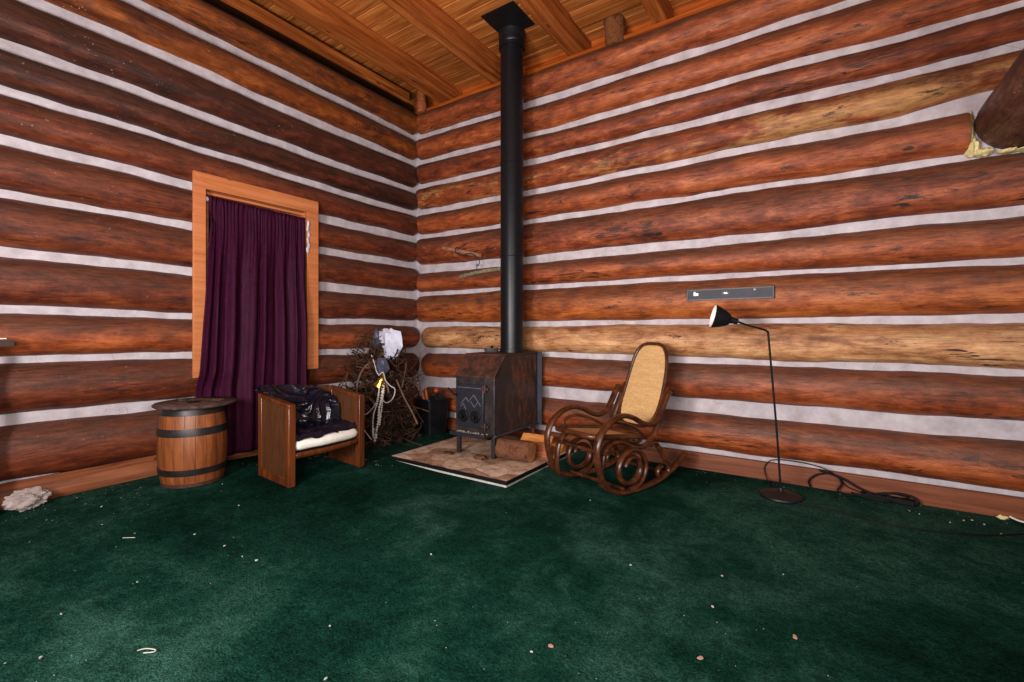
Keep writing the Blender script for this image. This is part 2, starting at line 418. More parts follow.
ENDW = mat_simple('cut_wood_end', srgb(176, 122, 78), .8, var=.25, scale=20)
SPLIT = mat_wood('split_wood', srgb(150, 88, 40), srgb(200, 132, 68), srgb(226, 170, 104), .6, (2, 12, 12))
SPLITR = mat_wood('split_wood_red', srgb(110, 52, 28), srgb(160, 88, 48), srgb(190, 116, 68), .65, (2, 12, 12))
FIBER = mat_simple('insulation_fibre', srgb(164, 150, 146), .95, var=.35, scale=18, bump=.6)
FOAM = mat_simple('spray_foam_yellow', srgb(220, 204, 150), .75, var=.2, scale=30, bump=.5)
DARKW = mat_wood('dark_board', srgb(28, 14, 8), srgb(48, 24, 14), srgb(72, 40, 24), .5)
PURL = mat_log('purlin_dark', srgb(46, 24, 15), srgb(96, 56, 38), srgb(140, 92, 68), dirt=.3, flakes=.4)
GLASS_D = mat_simple('window_dark_glass', (.01, .012, .016, 1), .08, spec=.6)
SMOKE = N('smoked_glass').fin((.25, .24, .23, 1), .08, 0, .5, Transmission_Weight=.7, IOR=1.45)

# ------------------------------------------------------------------ log walls
RSTRIP = {
1: [(0,3.316,3.268),(1.13,3.292,3.235),(1.81,3.284,3.207),(3.54,3.285,3.231)],
2: [(0,3.021,2.965),(1.13,2.992,2.942),(1.81,2.973,2.917),(3.54,2.987,2.928),(4.25,2.942,2.887),(4.82,2.956,2.919)],
3: [(0,2.748,2.696),(1.13,2.725,2.675),(1.81,2.714,2.661),(3.54,2.735,2.667),(4.25,2.715,2.655),(4.75,2.721,2.667)],
4: [(0,2.45,2.385),(1.13,2.436,2.379),(1.81,2.43,2.371),(3.54,2.437,2.382),(4.25,2.428,2.369),(4.66,2.478,2.367)],
5: [(0,2.168,2.108),(1.13,2.146,2.101),(1.81,2.147,2.087),(3.54,2.144,2.098),(4.25,2.126,2.082),(4.57,2.128,2.082)],
6: [(0,1.827,1.724),(1.13,1.793,1.701),(1.81,1.79,1.706),(2.67,1.788,1.717),(3.59,1.779,1.715),(4.25,1.797,1.719),(4.82,1.79,1.724)],
7: [(0,1.508,1.45),(1.13,1.504,1.458),(1.81,1.508,1.455),(2.67,1.509,1.462),(3.59,1.505,1.457),(4.25,1.496,1.456),(4.82,1.496,1.442)],
8: [(0,1.169,1.104),(1.13,1.157,1.1),(1.81,1.154,1.102),(2.67,1.158,1.105),(3.59,1.161,1.109),(4.25,1.165,1.105),(4.82,1.172,1.107)],
9: [(0,.876,.802),(.66,.87,.809),(1.81,.868,.812),(2.93,.859,.799),(3.59,.855,.802),(4.25,.861,.807),(4.82,.845,.803)],
10: [(0,.555,.43),(.59,.556,.434),(1.67,.538,.422),(2.93,.537,.425),(3.59,.536,.418),(4.25,.539,.421),(4.82,.551,.428)],
11: [(0,.179,.125),(.53,.179,.125),(1.67,.169,.102),(2.85,.151,.079),(3.54,.148,.095),(4.25,.162,.103),(4.82,.142,.089)]}
LSTRIP = {
1: [(0,3.28,3.223),(-.91,3.344,3.27),(-1.66,3.335,3.256),(-2.23,3.319,3.248),(-3.2,3.33,3.26)],
2: [(0,3.013,2.956),(-.91,3.023,2.948),(-1.66,3.01,2.929),(-2.23,3.061,2.977),(-2.66,3.05,2.984)],
3: [(0,2.708,2.649),(-.91,2.678,2.615),(-1.66,2.69,2.616),(-2.23,2.723,2.64),(-2.66,2.74,2.678),(-3.24,2.73,2.665)],
4: [(0,2.447,2.379),(-.91,2.429,2.362),(-1.66,2.447,2.393),(-2.23,2.449,2.401),(-2.66,2.477,2.426),(-3.24,2.458,2.406)],
5: [(0,2.158,2.085),(-1.25,2.139,2.051),(-2.31,2.163,2.109),(-2.66,2.196,2.137),(-3.24,2.182,2.114)],
6: [(0,1.852,1.776),(-1.25,1.845,1.769),(-2.29,1.872,1.813),(-2.66,1.871,1.827),(-3.24,1.873,1.811)],
7: [(0,1.512,1.427),(-1.25,1.514,1.422),(-2.29,1.544,1.47),(-2.66,1.542,1.484),(-3.24,1.557,1.487)],
8: [(0,1.189,1.116),(-1.25,1.177,1.116),(-2.28,1.203,1.138),(-2.66,1.212,1.157),(-3.24,1.218,1.16)],
9: [(0,.88,.809),(-1.25,.89,.829),(-2.28,.907,.861),(-2.66,.918,.86),(-3.24,.931,.874)],
10: [(0,.533,.45),(-1.07,.567,.499),(-2.28,.575,.53),(-2.66,.588,.496),(-3.22,.596,.515)],
11: [(0,.17,.115),(-1.96,.158,.108),(-2.49,.19,.12),(-2.85,.193,.136),(-3.04,.199,.145),(-3.21,.215,.169)]}
def straighten(tab, keep):      # hewn logs run nearly straight: pull the edge heights toward their own line
    n = len(tab); ms = sum(t[0] for t in tab) / n; out = [[t[0]] for t in tab]
    for k in (1, 2):
        mz = sum(t[k] for t in tab) / n
        sl = sum((t[0] - ms) * (t[k] - mz) for t in tab) / sum((t[0] - ms) ** 2 for t in tab)
        for o, t in zip(out, tab):
            f = mz + sl * (t[0] - ms); o.append(f + keep * (t[k] - f))
    return [tuple(o) for o in out]
LSTRIP = {k: straighten(v, .4) for k, v in LSTRIP.items()}
RSTRIP = {k: straighten(v, .6) if k != 4 else v for k, v in RSTRIP.items()}
def lerp_tab(tab, s, k):
    t = sorted(tab)
    if s <= t[0][0]: return t[0][k]
    for a, b in zip(t, t[1:]):
        if s <= b[0]:
            u = (s - a[0]) / (b[0] - a[0]); u = .75 * u + .25 * u * u * (3 - 2 * u)
            return a[k] + (b[k] - a[k]) * u
    return t[-1][k]
def edge(strips, k, which):     # which 1 = underside of the log above, 2 = top of the log below
    def fn(s):
        z = lerp_tab(strips[k], s, which)
        return z - (.010 * (z - 1.07) if (which == 2 and z > 1.07) else 0) + (.010 * (1.07 - z) if (which == 1 and z < 1.07) else 0)
    return fn
def log_mesh(s0, s1, top, bot, seed, bulge=.1, center=.03, round0=True, round1=True, seg=26):
    b = B(); n = max(8, int((s1 - s0) / .045)); rings = []
    for i in range(n + 1):
        s = s0 + (s1 - s0) * i / n
        zt, zb = top(s), bot(s); zc, hh = (zt + zb) / 2, (zt - zb) / 2 + .009
        e = 1.0
        if round0: e = min(e, .72 + .28 * math.sqrt(max(0, min(1, (s - s0) / .05))))
        if round1: e = min(e, .72 + .28 * math.sqrt(max(0, min(1, (s1 - s) / .05))))
        rg = []
        for k in range(seg):
            a = 2 * PI * k / seg
            ca, sa = math.cos(a), math.sin(a)
            ca = math.copysign(abs(ca) ** .92, ca); sa = math.copysign(abs(sa) ** .92, sa)
            p = Vector((s * .9, ca * .8 + seed * 3.1, sa * .8 + seed))
            dn = 1 + .05 * noise.noise(p * 1.3) + .025 * noise.noise(Vector((s * 3, a * 1.3 + seed, seed * 7)))
            dz = .012 * noise.noise(Vector((s * 2.2, sa * .7 + seed * 5, seed * 2.3))) + .005 * noise.noise(Vector((s * 8, sa * .7 + seed, seed * 4.3)))
            rg.append((s, center - ca * (bulge + center) * e * dn, zc + sa * hh * e + dz * abs(sa)))
        rings.append(rg)
    vs = [p for r in rings for p in r]; fs = []
    for i in range(n):
        for k in range(seg):
            l = (k + 1) % seg
            fs.append((i * seg + k, i * seg + l, (i + 1) * seg + l, (i + 1) * seg + k))
    fs.append(tuple(range(seg))[::-1]); fs.append(tuple(n * seg + k for k in range(seg)))
    b.add(vs, fs); return b
def chink_mesh(s0, s1, z0, z1, hole=None, thick=.16):
    b = B()
    ns, nz = int((s1 - s0) / .05), int((z1 - z0) / .05)
    ins = lambda s, z: hole and hole[0] < s < hole[1] and hole[2] < z < hole[3]
    vs = []; fs = []
    for j in range(nz + 1):
        for i in range(ns + 1):
            s = s0 + (s1 - s0) * i / ns; z = z0 + (z1 - z0) * j / nz
            vs.append((s, .004 + .010 * noise.noise(Vector((s * 3, z * 3, 5))), z))
    for j in range(nz):
        for i in range(ns):
            s = s0 + (s1 - s0) * (i + .5) / ns; z = z0 + (z1 - z0) * (j + .5) / nz
            if ins(s, z): continue
            k = j * (ns + 1) + i; fs.append((k, k + 1, k + ns + 2, k + ns + 1))
    b.add(vs, fs)
    b.box(((s0 + s1) / 2, thick + .03, (z0 + z1) / 2), (s1 - s0, .02, z1 - z0)) if not hole else None
    return b

SX = 6.0
wall_r = structure(obj('wall_right', chink_mesh(-.2, SX, -.05, 3.52), CHINK))
kinds_r = ['red', 'red', 'deep', 'patchy', 'red', 'deep', 'red', 'orange', 'tan', 'red', 'red']
for i in range(11):
    top = (lambda s: 3.505) if i == 0 else edge(RSTRIP, i, 2)
    bot = edge(RSTRIP, i + 1, 1)
    if i == 4:
        obj('log', log_mesh(.02, 4.578, top, bot, i + 1.3, round1=False), LOG['red'], wall_r)
        obj('log', log_mesh(5.02, SX, top, bot, i + 9.3), LOG['red'], wall_r)
    else:
        obj('log', log_mesh(.13 if i in (8, 9, 10) else .02, SX, top, bot, i + 1.3, bulge=.13 if i == 0 else .1), LOG[kinds_r[i]], wall_r)
wall_l = structure(obj('wall_left', chink_mesh(-4.4, .2, -.05, 3.5, hole=(-2.23, -1.40, .80, 2.12)), CHINK, rotz=PI / 2))
kinds_l = ['ochre', 'ochre', 'dark', 'dark', 'brown', 'brown', 'brown', 'brown', 'red', 'brown', 'brown']
WIN = (-2.25, -1.40, .77, 2.15)     # cut in the logs
for i in range(11):
    top = (lambda s: 3.515) if i == 0 else edge(LSTRIP, i, 2)
    bot = edge(LSTRIP, i + 1, 1)
    zt, zb = top(-1.8), bot(-1.8)
    m = LOG[kinds_l[i]]
    if zb < WIN[3] and zt > WIN[2] and not (zb > WIN[3] - .12) and not (zt < WIN[2] + .05):
        obj('log', log_mesh(-4.4, WIN[0], top, bot, i + 20.7, round1=False), m, wall_l)
        obj('log', log_mesh(WIN[1], -.02, top, bot, i + 31.7, round0=False), m, wall_l)
    else:
        obj('log', log_mesh(-4.4, -.02, top, bot, i + 20.7, bulge=.125 if i == 0 else .1), m, wall_l)
b = B(); b.box((2.9, -.035, .04), (6.1, .035, .17)); structure(obj('baseboard_right', b, BASEW, bevel=.006))
b = B()
def bl(u, v):
    y = -4.2 + 4.15 * u; z = (.0 + .15 * v) + (.055 * sstep(.4, 2.4, -y)) - .06 * (1 - v); return (.05, y, z)
b.grid(60, 3, bl)
b2 = B(); 
for p, q in ((.05, 0), ): pass
ob = structure(obj('baseboard_left', b, mat_plank('base_plank_wood_left', srgb(92, 48, 28), srgb(140, 84, 54), srgb(166, 108, 74), 'y', 5.0)))
md = ob.modifiers.new('solid', 'SOLIDIFY'); md.thickness = .03; md.offset = -1

# floor
b = B()
def fl(u, v):
    x = -.15 + 7.0 * u; y = -7.0 + 7.2 * v
    return (x, y, floor_z(x, y) + .006 * noise.noise(Vector((x * 1.1, y * 1.1, 0))) * sstep(0, .6, -y))
b.grid(150, 150, fl); structure(obj('floor', b, CARPET))

# ceiling: boards running along the right wall with V joints
b = B(); y = .16
while y > -7:
    y1 = y - .155
    b.prism([(0, 0), (-.006, .008), (-.006, .03), (-.149, .03), (-.149, .008), (-.155, 0.0), (-.147, -.008), (-.008, -.008)], (-.3, y, 3.738), (0, 1, 0), (0, 0, 1), (7, 0, 0))
    y = y1 - .004
structure(obj('ceiling', b, PLANK, smooth=0))
b = B(); b.box((3.2, .165, 3.6), (7, .03, .3)); structure(obj('trim_1', b, RIMW))
b = B(); b.box((-.17, -3.4, 3.6), (.03, 7, .3)); structure(obj('trim_2', b, DARKW))  # added board, its dark colour stands in for the shaded open gap
b = B(); b.box((3.2, .05, 3.525), (6.6, .22, .03)); structure(obj('trim_3', b, RIMW))

beam_lab = ['ceiling beam nearest the left wall, dark gap beside it', 'ceiling beam second from the left wall, running to the corner',
            'ceiling beam just left of the black stovepipe', 'ceiling beam just right of the black stovepipe', 'ceiling beam right of the bark-covered post stub']
for (x0, x1, yend, lab, sd) in ((.10, .145, -.25, beam_lab[0], 1), (.39, .56, .15, beam_lab[1], 2), (1.10, 1.25, .15, beam_lab[2], 3),
                               (1.955, 2.10, .15, beam_lab[3], 4), (2.725, 2.84, .15, beam_lab[4], 5), (3.50, 3.65, .15, 'ceiling beam far right, only its end near the wall', 6)):
    b = B(); n = 60; vs = []; fs = []; ztop = 3.65 if sd == 1 else 3.742
    for i in range(n + 1):
        y = -6.5 + (yend + 6.5) * i / n
        w = .004 * noise.noise(Vector((y * 2, sd, 0))); w2 = .004 * noise.noise(Vector((y * 2, sd, 4)))
        vs += [(x0 + w, y, 3.55 + w2), (x1 + w, y, 3.55 + w2), (x1 + w, y, ztop), (x0 + w, y, ztop)]
    for i in range(n):
        for k in range(4):
            l = (k + 1) % 4; fs.append((i * 4 + k, i * 4 + l, i * 4 + 4 + l, i * 4 + 4 + k))
    fs += [(0, 1, 2, 3), (n * 4, n * 4 + 1, n * 4 + 2, n * 4 + 3)]
    b.add(vs, fs)
    if x0 < 3.4: tag(obj('ceiling_beam', b, BEAMW, bevel=.008), lab, 'beam', 'ceiling beams')

# bark stub and corner stub, short board
def bark_post(name, base, h, r, mat, label, lean=(0, 0)):
    b = B(); n = 14; seg = 18; pts = []
    vs = []; fs = []
    for i in range(n + 1):
        t = i / n
        for k in range(seg):
            a = 2 * PI * k / seg
            rr = r * (1 + .14 * noise.noise(Vector((math.cos(a) * 2, math.sin(a) * 2, t * 3 + base[0] * 9))))
            vs.append((rr * math.cos(a) + lean[0] * t, rr * math.sin(a) + lean[1] * t, h * t))
    for i in range(n):
        for k in range(seg):
            l = (k + 1) % seg; fs.append((i * seg + k, i * seg + l, (i + 1) * seg + l, (i + 1) * seg + k))
    fs.append(tuple(range(seg))[::-1]); fs.append(tuple(n * seg + k for k in range(seg)))
    b.add(vs, fs)
    return tag(obj(name, b, mat, loc=base), label, 'post')
bark_post('log_post', (2.405, -.03, 3.48), .26, .085, BARKD, 'short bark-covered post stub on top of the right log wall', (-.02, 0))
bark_post('log_post', (.17, -.10, 3.48), .25, .05, SPLITR, 'small pale post stub standing in the corner above the logs')
b = B(); b.prism([(0, 0), (.62, .0), (.70, .05), (.62, .17), (0, .17)], (1.95 + .16, -.30, 3.70), (1, 0, 0), (0, 1, 0), (0, 0, .03))
tag(obj('wood_board', b, PLANK), 'short wide board with a pointed end under the ceiling above the bark stub', 'board')

# purlin end log coming out of the right wall, and foam
def mk_round_log(r, L, seed):
    b = B(); n = 60; seg = 32; vs = []; fs = []
    for i in range(n + 1):
        s = L * i / n
        e = .86 + .14 * math.sqrt(min(1, s / .05))
        for k in range(seg):
            a = 2 * PI * k / seg
            rr = r * e * (1 + .04 * noise.noise(Vector((math.cos(a), math.sin(a), s * 1.2 + seed))))
            vs.append((s, rr * math.cos(a), rr * math.sin(a)))
    for i in range(n):
        for k in range(seg):
            l = (k + 1) % seg; fs.append((i * seg + k, i * seg + l, (i + 1) * seg + l, (i + 1) * seg + k))
    fs.append(tuple(range(seg))[::-1]); fs.append(tuple(n * seg + k for k in range(seg)))
    b.add(vs, fs); return b
o = obj('log_beam', mk_round_log(.188, 2.6, 3), PURL, loc=(4.80, .06, 2.285), rotz=-PI / 2)
tag(o, 'round dark log beam coming out of the right wall at upper right', 'beam')
b = B()
def blob(b, c, r, seed, nu=18, nv=12, amp=.35, freq=2.2, mi=0):
    def fn(u, v):
        a = 2 * PI * u; t = PI * v
        d = Vector((math.sin(t) * math.cos(a), math.sin(t) * math.sin(a), math.cos(t)))
        k = 1 + amp * noise.noise(d * freq + Vector((seed, seed * 2, 0)))+ amp * .4 * noise.noise(d * freq * 2.7 + Vector((seed * 3, 0, 1)))
        return (c[0] + r[0] * k * d.x, c[1] + r[1] * k * d.y, c[2] + r[2] * k * d.z)
    b.grid(nu, nv, fn, mi, closed_u=True)
blob(b, (4.600, -.02, 2.145), (.034, .05, .055), 1); blob(b, (4.590, -.02, 2.25), (.014, .035, .10), 2)
blob(b, (4.645, -.03, 2.105), (.04, .05, .022), 3); blob(b, (4.74, -.04, 2.09), (.04, .04, .012), 4); blob(b, (4.81, -.04, 2.088), (.04, .04, .010), 5)
tag(obj('spray_foam', b, FOAM), 'yellow spray foam lump under the round log beam at upper right', 'foam')

# ------------------------------------------------------------------ window, curtain
win = structure(thing('window_1', 'x', 'window', (0, 0, 0)))
del win['label']; del win['category']
Y0, Y1, Z0, Z1 = -2.318, -1.328, .725, 2.218
iy0, iy1, iz1 = -2.237, -1.436, 2.105
def casing(poly, parent, name='casing'):
    b = B(); b.prism(poly, (.092, 0, 0), (0, 1, 0), (0, 0, 1), (.026, 0, 0)); return obj(name, b, CASEW, parent, bevel=.003)
casing([(Y0, Z0), (iy0, Z0), (iy0, iz1), (Y0, Z1)], win)
casing([(Y1, Z0), (iy1, Z0), (iy1, iz1), (Y1, Z1)], win)
casing([(Y0, Z1), (iy0, iz1), (iy1, iz1), (Y1, Z1)], win)
b = B(); b.box((.10, (iy0 + iy1) / 2, Z0 + .05), (.03, iy1 - iy0 + .02, .1)); obj('sill', b, CASEW, win)
b = B()
b.box((0, iy0 - .01, 1.45), (.2, .02, 1.36)); b.box((0, iy1 + .01, 1.45), (.2, .02, 1.36)); b.box((0, (iy0 + iy1) / 2, iz1 + .01), (.2, .84, .02)); b.box((0, (iy0 + iy1) / 2, .81), (.2, .84, .02))
obj('jamb', b, CASEW, win)
b = B()
for yy in (iy0 + .035, iy1 - .035): b.box((-.02, yy, 1.45), (.04, .06, 1.3))
b.box((-.02, (iy0 + iy1) / 2, iz1 - .045), (.05, .8, .045)); b.box((.035, (iy0 + iy1) / 2, iz1 - .012), (.03, .8, .018)); b.box((-.02, (iy0 + iy1) / 2, .86), (.04, .8, .07))
obj('sash', b, CASEW, win)
b = B(); b.box((-.03, (iy0 + iy1) / 2, 1.46), (.006, .74, 1.22)); obj('pane', b, GLASS_D, win)
rod = thing('curtain_rod', 'thin white curtain rod with white end brackets inside the window casing', 'curtain rod', (.072, (iy0 + iy1) / 2, 2.040))
b = B(); b.tube([(0, -.388, .002), (0, .388, -.012)], .007, 10); obj('rod', b, WHITE, rod)
for s in (-1, 1):
    b = B(); b.lathe([(.0, -.018), (.014, -.016), (.02, -.006), (.02, .004), (.012, .012), (.016, .02), (.012, .028), (0, .03)], 14, (0, s * .385, -.004 - .006 * s), Matrix.Rotation(-s * PI / 2, 3, 'X'))
    obj('bracket', b, WHITE, rod)
b = B()
NU, NV = 170, 60
def cur(u, v):      # u across, v down
    z = 2.062 - .012 * u - (2.062 - .135) * v
    yl = -2.220 - .075 * sstep(.05, .5, v) - .035 * sstep(.4, .8, v); yr = -1.440 - .036 * sstep(.02, .35, v)
    w = u + .014 * math.sin(u * 17 + 1) + .008 * math.sin(u * 41)
    y = yl + (yr - yl) * w
    amp = (.004 + .020 * sstep(.02, .4, v)) * (1 - .2 * sstep(.6, 1, v))
    ph = u * 2 * PI * 7.5 + 1.8 * math.sin(u * 6) + .5 * math.sin(v * 2.5 + u * 9)
    x = .10 + .085 * sstep(.0, .5, v) + amp * (math.sin(ph) + .45 * math.sin(ph * 1.7 + 2) * sstep(0, .3, v)) + .004 * math.sin(u * 2 * PI * 30) * (1 - sstep(.05, .35, v))
    x += .010 * (1 - sstep(0, .03, v)) * math.sin(u * 2 * PI * 26)
    x += .016 * noise.noise(Vector((u * 5, v * 4, 2))) * sstep(.02, .2, v)
    x -= .055 * sstep(.66, .75, v) * (1 - sstep(.12, .4, u))
    if v > .03: x = max(x, .085 + .05 * sstep(.03, .1, v) if y < -2.2 or y > -1.45 else .09)
    return (x, y, z)
b.grid(NU, NV, cur)
c = tag(obj('curtain', b, CURT, solid=.003), 'plum purple curtain covering the window in the left wall', 'curtain')
b = B()
for i, (yy, zz) in enumerate(((-1.432, 2.00), (-1.438, 1.96), (-1.428, 1.91), (-1.436, 1.86), (-1.430, 1.81), (-1.440, 1.77))):
    blob(b, (.125, yy, zz), (.008, .012, .03), i, 8, 6)
tag(obj('tape_strip', b, PAPER), 'crinkled pale strip hanging beside the right edge of the purple curtain', 'strip')

# ------------------------------------------------------------------ stove group
hearth = thing('hearth_pad', 'low stone-topped hearth pad with black edge under the wood stove', 'hearth', (1.52, -.66, 0))
b = B(); b.box((0, -.0, .008), (1.13, 1.12, .016)); obj('backing_board', b, FOAMB, hearth)
b = B(); b.box((0, 0, .029), (1.14, 1.13, .026)); obj('edge_band', b, BLACKM, hearth, bevel=.002)
b = B(); b.grid(40, 40, lambda u, v: (-.568 + 1.136 * u, -.563 + 1.126 * v, .0452 + .002 * noise.noise(Vector((u * 12, v * 12, 1))))); obj('stone_top', b, STONE, hearth)

HZ = .0475
st = thing('wood_stove', 'rusty black wood stove with step top standing on the hearth pad', 'stove', (1.50, -.48, HZ))
def L_(p): return (p[0] - 1.50, p[1] + .48, p[2] - HZ)
XL, XR, YF, YB = 1.318, 1.718, -.85, -.205
ZB, ZS, ZT = .225, .692, .862
YS = -.705
prof = [(YF, ZB), (YB, ZB), (YB, ZT), (YS, ZT), (YF + .055, ZS + .02), (YF, ZS)]
b = B(); b.prism(prof, L_((XL, 0, 0)), (0, 1, 0), (0, 0, 1), (XR - XL, 0, 0)); obj('firebox', b, STEEL, st, bevel=.006)
# step plates, rusty
b = B(); ang = math.atan2(ZT - ZS, YS - YF)
b.prism([(YF - .010, ZS - .006), (YF - .010, ZS + .006), (YS + .0, ZT + .008), (YS + .01, ZT - .004)], L_((XL - .003, 0, 0)), (0, 1, 0), (0, 0, 1), (XR - XL + .010, 0, 0)); obj('step_plate', b, STEELR, st, bevel=.002)
b = B(); b.box(L_(((XL + XR) / 2, (YS + YB) / 2, ZT + .004)), (XR - XL + .014, YB - YS + .02, .010)); obj('top_plate', b, STEELR, st, bevel=.002)
for x, y in ((XL + .02, YF + .02), (XR - .02, YF + .02), (XL + .02, YB - .03), (XR - .02, YB - .03)):
    b = B(); b.box(L_((x, y, (HZ + ZB) / 2)), (.032, .032, ZB - HZ)); obj('leg', b, STEEL, st, bevel=.003)
b = B(); b.prism([(XL + .015, 0), (XR - .015, 0), (XR - .03, -.10), (XL + .03, -.10)], L_((0, YF - .0, ZB - .002)), (1, 0, 0), (0, 1, 0), (0, 0, .014))
b.box(L_(((XL + XR) / 2, YF - .1, ZB + .01)), (XR - XL - .05, .01, .03)); obj('ash_shelf', b, STEELD, st, bevel=.002)
b = B(); 
for i in range(70):
    blob(b, L_((random.uniform(XL + .05, XR - .05), YF - random.uniform(.01, .085), ZB + .016)), (.006, .006, .004), i, 6, 4)
obj('ash', b, mat_simple('ash_grey', srgb(150, 140, 132), .95, var=.3, scale=50), st)['kind'] = 'stuff'
# heat shield behind, base ash pan below
b = B(); b.box(L_(((XL + XR) / 2 + .01, YB + .035, .54)), (XR - XL + .055, .012, .66)); obj('heat_shield', b, LEVELM, st, bevel=.002)
b = B(); b.box(L_((XR + .006, (YF + YB) / 2, ZB + .004)), (.022, YB - YF, .014)); obj('side_rail', b, LEVELM, st)
b = B(); b.lathe([(.0, -.09), (.05, -.085), (.10, -.02), (.105, 0), (0, 0)], 20, L_(((XL + XR) / 2, -.62, ZB))); obj('ash_pan', b, BLACKM, st)
# door with relief
dr = None
b = B(); b.box(L_((1.487, YF - .012, .455)), (.275, .024, .345)); dr = obj('door', b, STEELD, st, bevel=.005)
b = B(); 
for (x0, z0, x1, z1) in ((1.40,.50,1.45,.55),(1.45,.55,1.475,.515),(1.475,.515,1.53,.575),(1.53,.575,1.60,.49),(1.39,.47,1.42,.50),(1.42,.50,1.45,.45),(1.50,.52,1.535,.475),(1.535,.475,1.57,.52),(1.36,.60,1.61,.60)):
    d = Vector((x1 - x0, 0, z1 - z0)); b.tube([L_((x0, YF - .026, z0 - .03 * (z0 < .59))), L_((x1, YF - .026, z1 - .03 * (z1 < .59)))], .0045, 6)
obj('mountain_relief', b, mat_simple('relief_worn', srgb(98, 98, 108), .45, .3), dr)
for x in (1.425, 1.55):
    b = B(); R = Matrix.Rotation(PI / 2, 3, 'X')
    b.lathe([(.048, 0), (.05, .012), (.042, .018), (.036, .014), (.014, .016), (.012, .036), (.02, .04), (.02, .05), (0, .054)], 22, L_((x, YF - .024, .37)), R)
    for k in range(6):
        a = k * PI / 3; b.tube([L_((x + .014 * math.cos(a), YF - .042, .37 + .014 * math.sin(a))), L_((x + .04 * math.cos(a + .5), YF - .042, .37 + .04 * math.sin(a + .5)))], .005, 6)
    obj('draft_knob', b, BLACKM, dr)
for z in (.60, .30):
    b = B(); b.box(L_((1.637, YF - .018, z)), (.075, .022, .022)); b.tube([L_((1.645, YF - .03, z - .03)), L_((1.645, YF - .03, z + .03))], .009, 10); obj('hinge', b, STEELR, dr, bevel=.002)
b = B(); b.tube([L_((1.362, YF - .03, .53)), L_((1.345, YF - .06, .545)), L_((1.32, YF - .075, .575)), L_((1.30, YF - .08, .595))], .007, 8)
obj('door_handle', b, BLACKM, dr)

pipe = thing('stovepipe', 'tall black stovepipe rising from the wood stove to the ceiling', 'stovepipe', (1.556, -.36, ZT + .0095))
b = B(); r = .103; z1 = 3.60 - ZT
prof = [(r + .006, 0), (r + .006, .03), (r, .032)]
for zz in (.86, 1.69):
    prof += [(r, zz - .012), (r + .004, zz - .008), (r + .004, zz + .004), (r, zz + .006)]
prof += [(r, z1 + .03)]
b.lathe(prof, 40); obj('pipe', b, PIPEM, pipe)
b = B(); b.lathe([(r + .001, z1 - .03), (r + .014, z1 - .028), (r + .016, z1 - .0), (r + .006, z1 + .005), (r + .014, z1 + .015), (r + .014, z1 + .04), (r, z1 + .05)], 40); obj('collar', b, PIPEM, pipe)
b = B(); b.lathe([(r + .014, z1 + .04), (r + .016, z1 + .10), (r + .02, z1 + .115)], 24); b.box((.075, -.17, z1 + .128), (.33, .34, .03))
obj('ceiling_box', b, BOXM, pipe)

at = thing('ashtray', 'small round smoked glass ashtray on top of the wood stove', 'ashtray', (1.385, -.44, ZT + .0095))
b = B(); b.lathe([(0, 0), (.055, 0), (.064, .012), (.066, .036), (.060, .037), (.055, .014), (0, .01)], 24); obj('dish', b, SMOKE, at)
b = B(); b.lathe([(0, .01), (.022, .011), (.02, .03), (.008, .04), (.014, .05), (0, .062)], 14, (.008, 0, 0)); obj('stub_rest', b, BLACKM, at)

def firewood(label, c, r, L, ang, mats, wedge=None, seed=0):
    b = B(); seg = 22
    if wedge: poly = wedge
    else: poly = [(r * (1 + .12 * noise.noise(Vector((math.cos(2 * PI * k / seg) * 1.4, math.sin(2 * PI * k / seg) * 1.4, seed)))) * math.cos(2 * PI * k / seg),
                   r * (1 + .12 * noise.noise(Vector((math.cos(2 * PI * k / seg) * 1.4, math.sin(2 * PI * k / seg) * 1.4, seed)))) * math.sin(2 * PI * k / seg)) for k in range(seg)]
    n = len(poly); m = 14; vs = []; fs = []; mi = []
    zmin = min(p[1] for p in poly)
    for i in range(m + 1):
        for p in poly:
            w = 1 + .05 * noise.noise(Vector((i * .6, p[0] * 20, seed + p[1] * 20)))
            vs.append((-L / 2 + L * i / m, p[0] * w, (p[1]) * w - zmin * 1.03))
    for i in range(m):
        for k in range(n):
            l = (k + 1) % n; fs.append((i * n + k, i * n + l, (i + 1) * n + l, (i + 1) * n + k))
    b.add(vs, fs, 0); b.add([vs[k] for k in range(n)], [tuple(range(n))], 1); b.add([vs[m * n + k] for k in range(n)], [tuple(range(n))], 1)
    return tag(obj('firewood', b, mats, loc=c, rotz=ang, smooth=35), label, 'firewood', 'firewood on the hearth')
firewood('round firewood log with bark lying right of the stove legs', (1.868, -.775, HZ), .078, .28, .10, [BARK, ENDW], seed=2)
W = [(-.05, 0), (.055, 0), (.03, .085)]
firewood('reddish split firewood piece behind the round bark log', (1.90, -.55, HZ), 0, .30, .25, [SPLITR, SPLITR], [(-.05, 0), (.055, 0), (.05, .07), (-.01, .095)], 5)
firewood('pale split firewood piece behind the rocking chair front', (1.92, -.35, HZ), 0, .30, -.08, [SPLIT, SPLIT], W, 6)
firewood('orange split firewood piece topmost of the pile beside the stove', (1.87, -.445, HZ + .088), 0, .28, .1, [SPLIT, ENDW], [(-.04, 0), (.045, 0), (.02, .05)], 8)
b = B(); blob(b, (0, 0, .014), (.06, .035, .018), 4, 14, 8, .5); o = tag(obj('bark_chip', b, BARK, loc=(1.61, -.90, HZ)), 'reddish bark chip on the hearth by the stove front leg', 'bark chip')
b = B(); blob(b, (0, 0, .01), (.05, .02, .012), 6, 14, 8, .6); tag(obj('bark_chip', b, TWIG, loc=(1.31, -.93, HZ)), 'dark bark chip on the hearth under the ash shelf', 'bark chip')

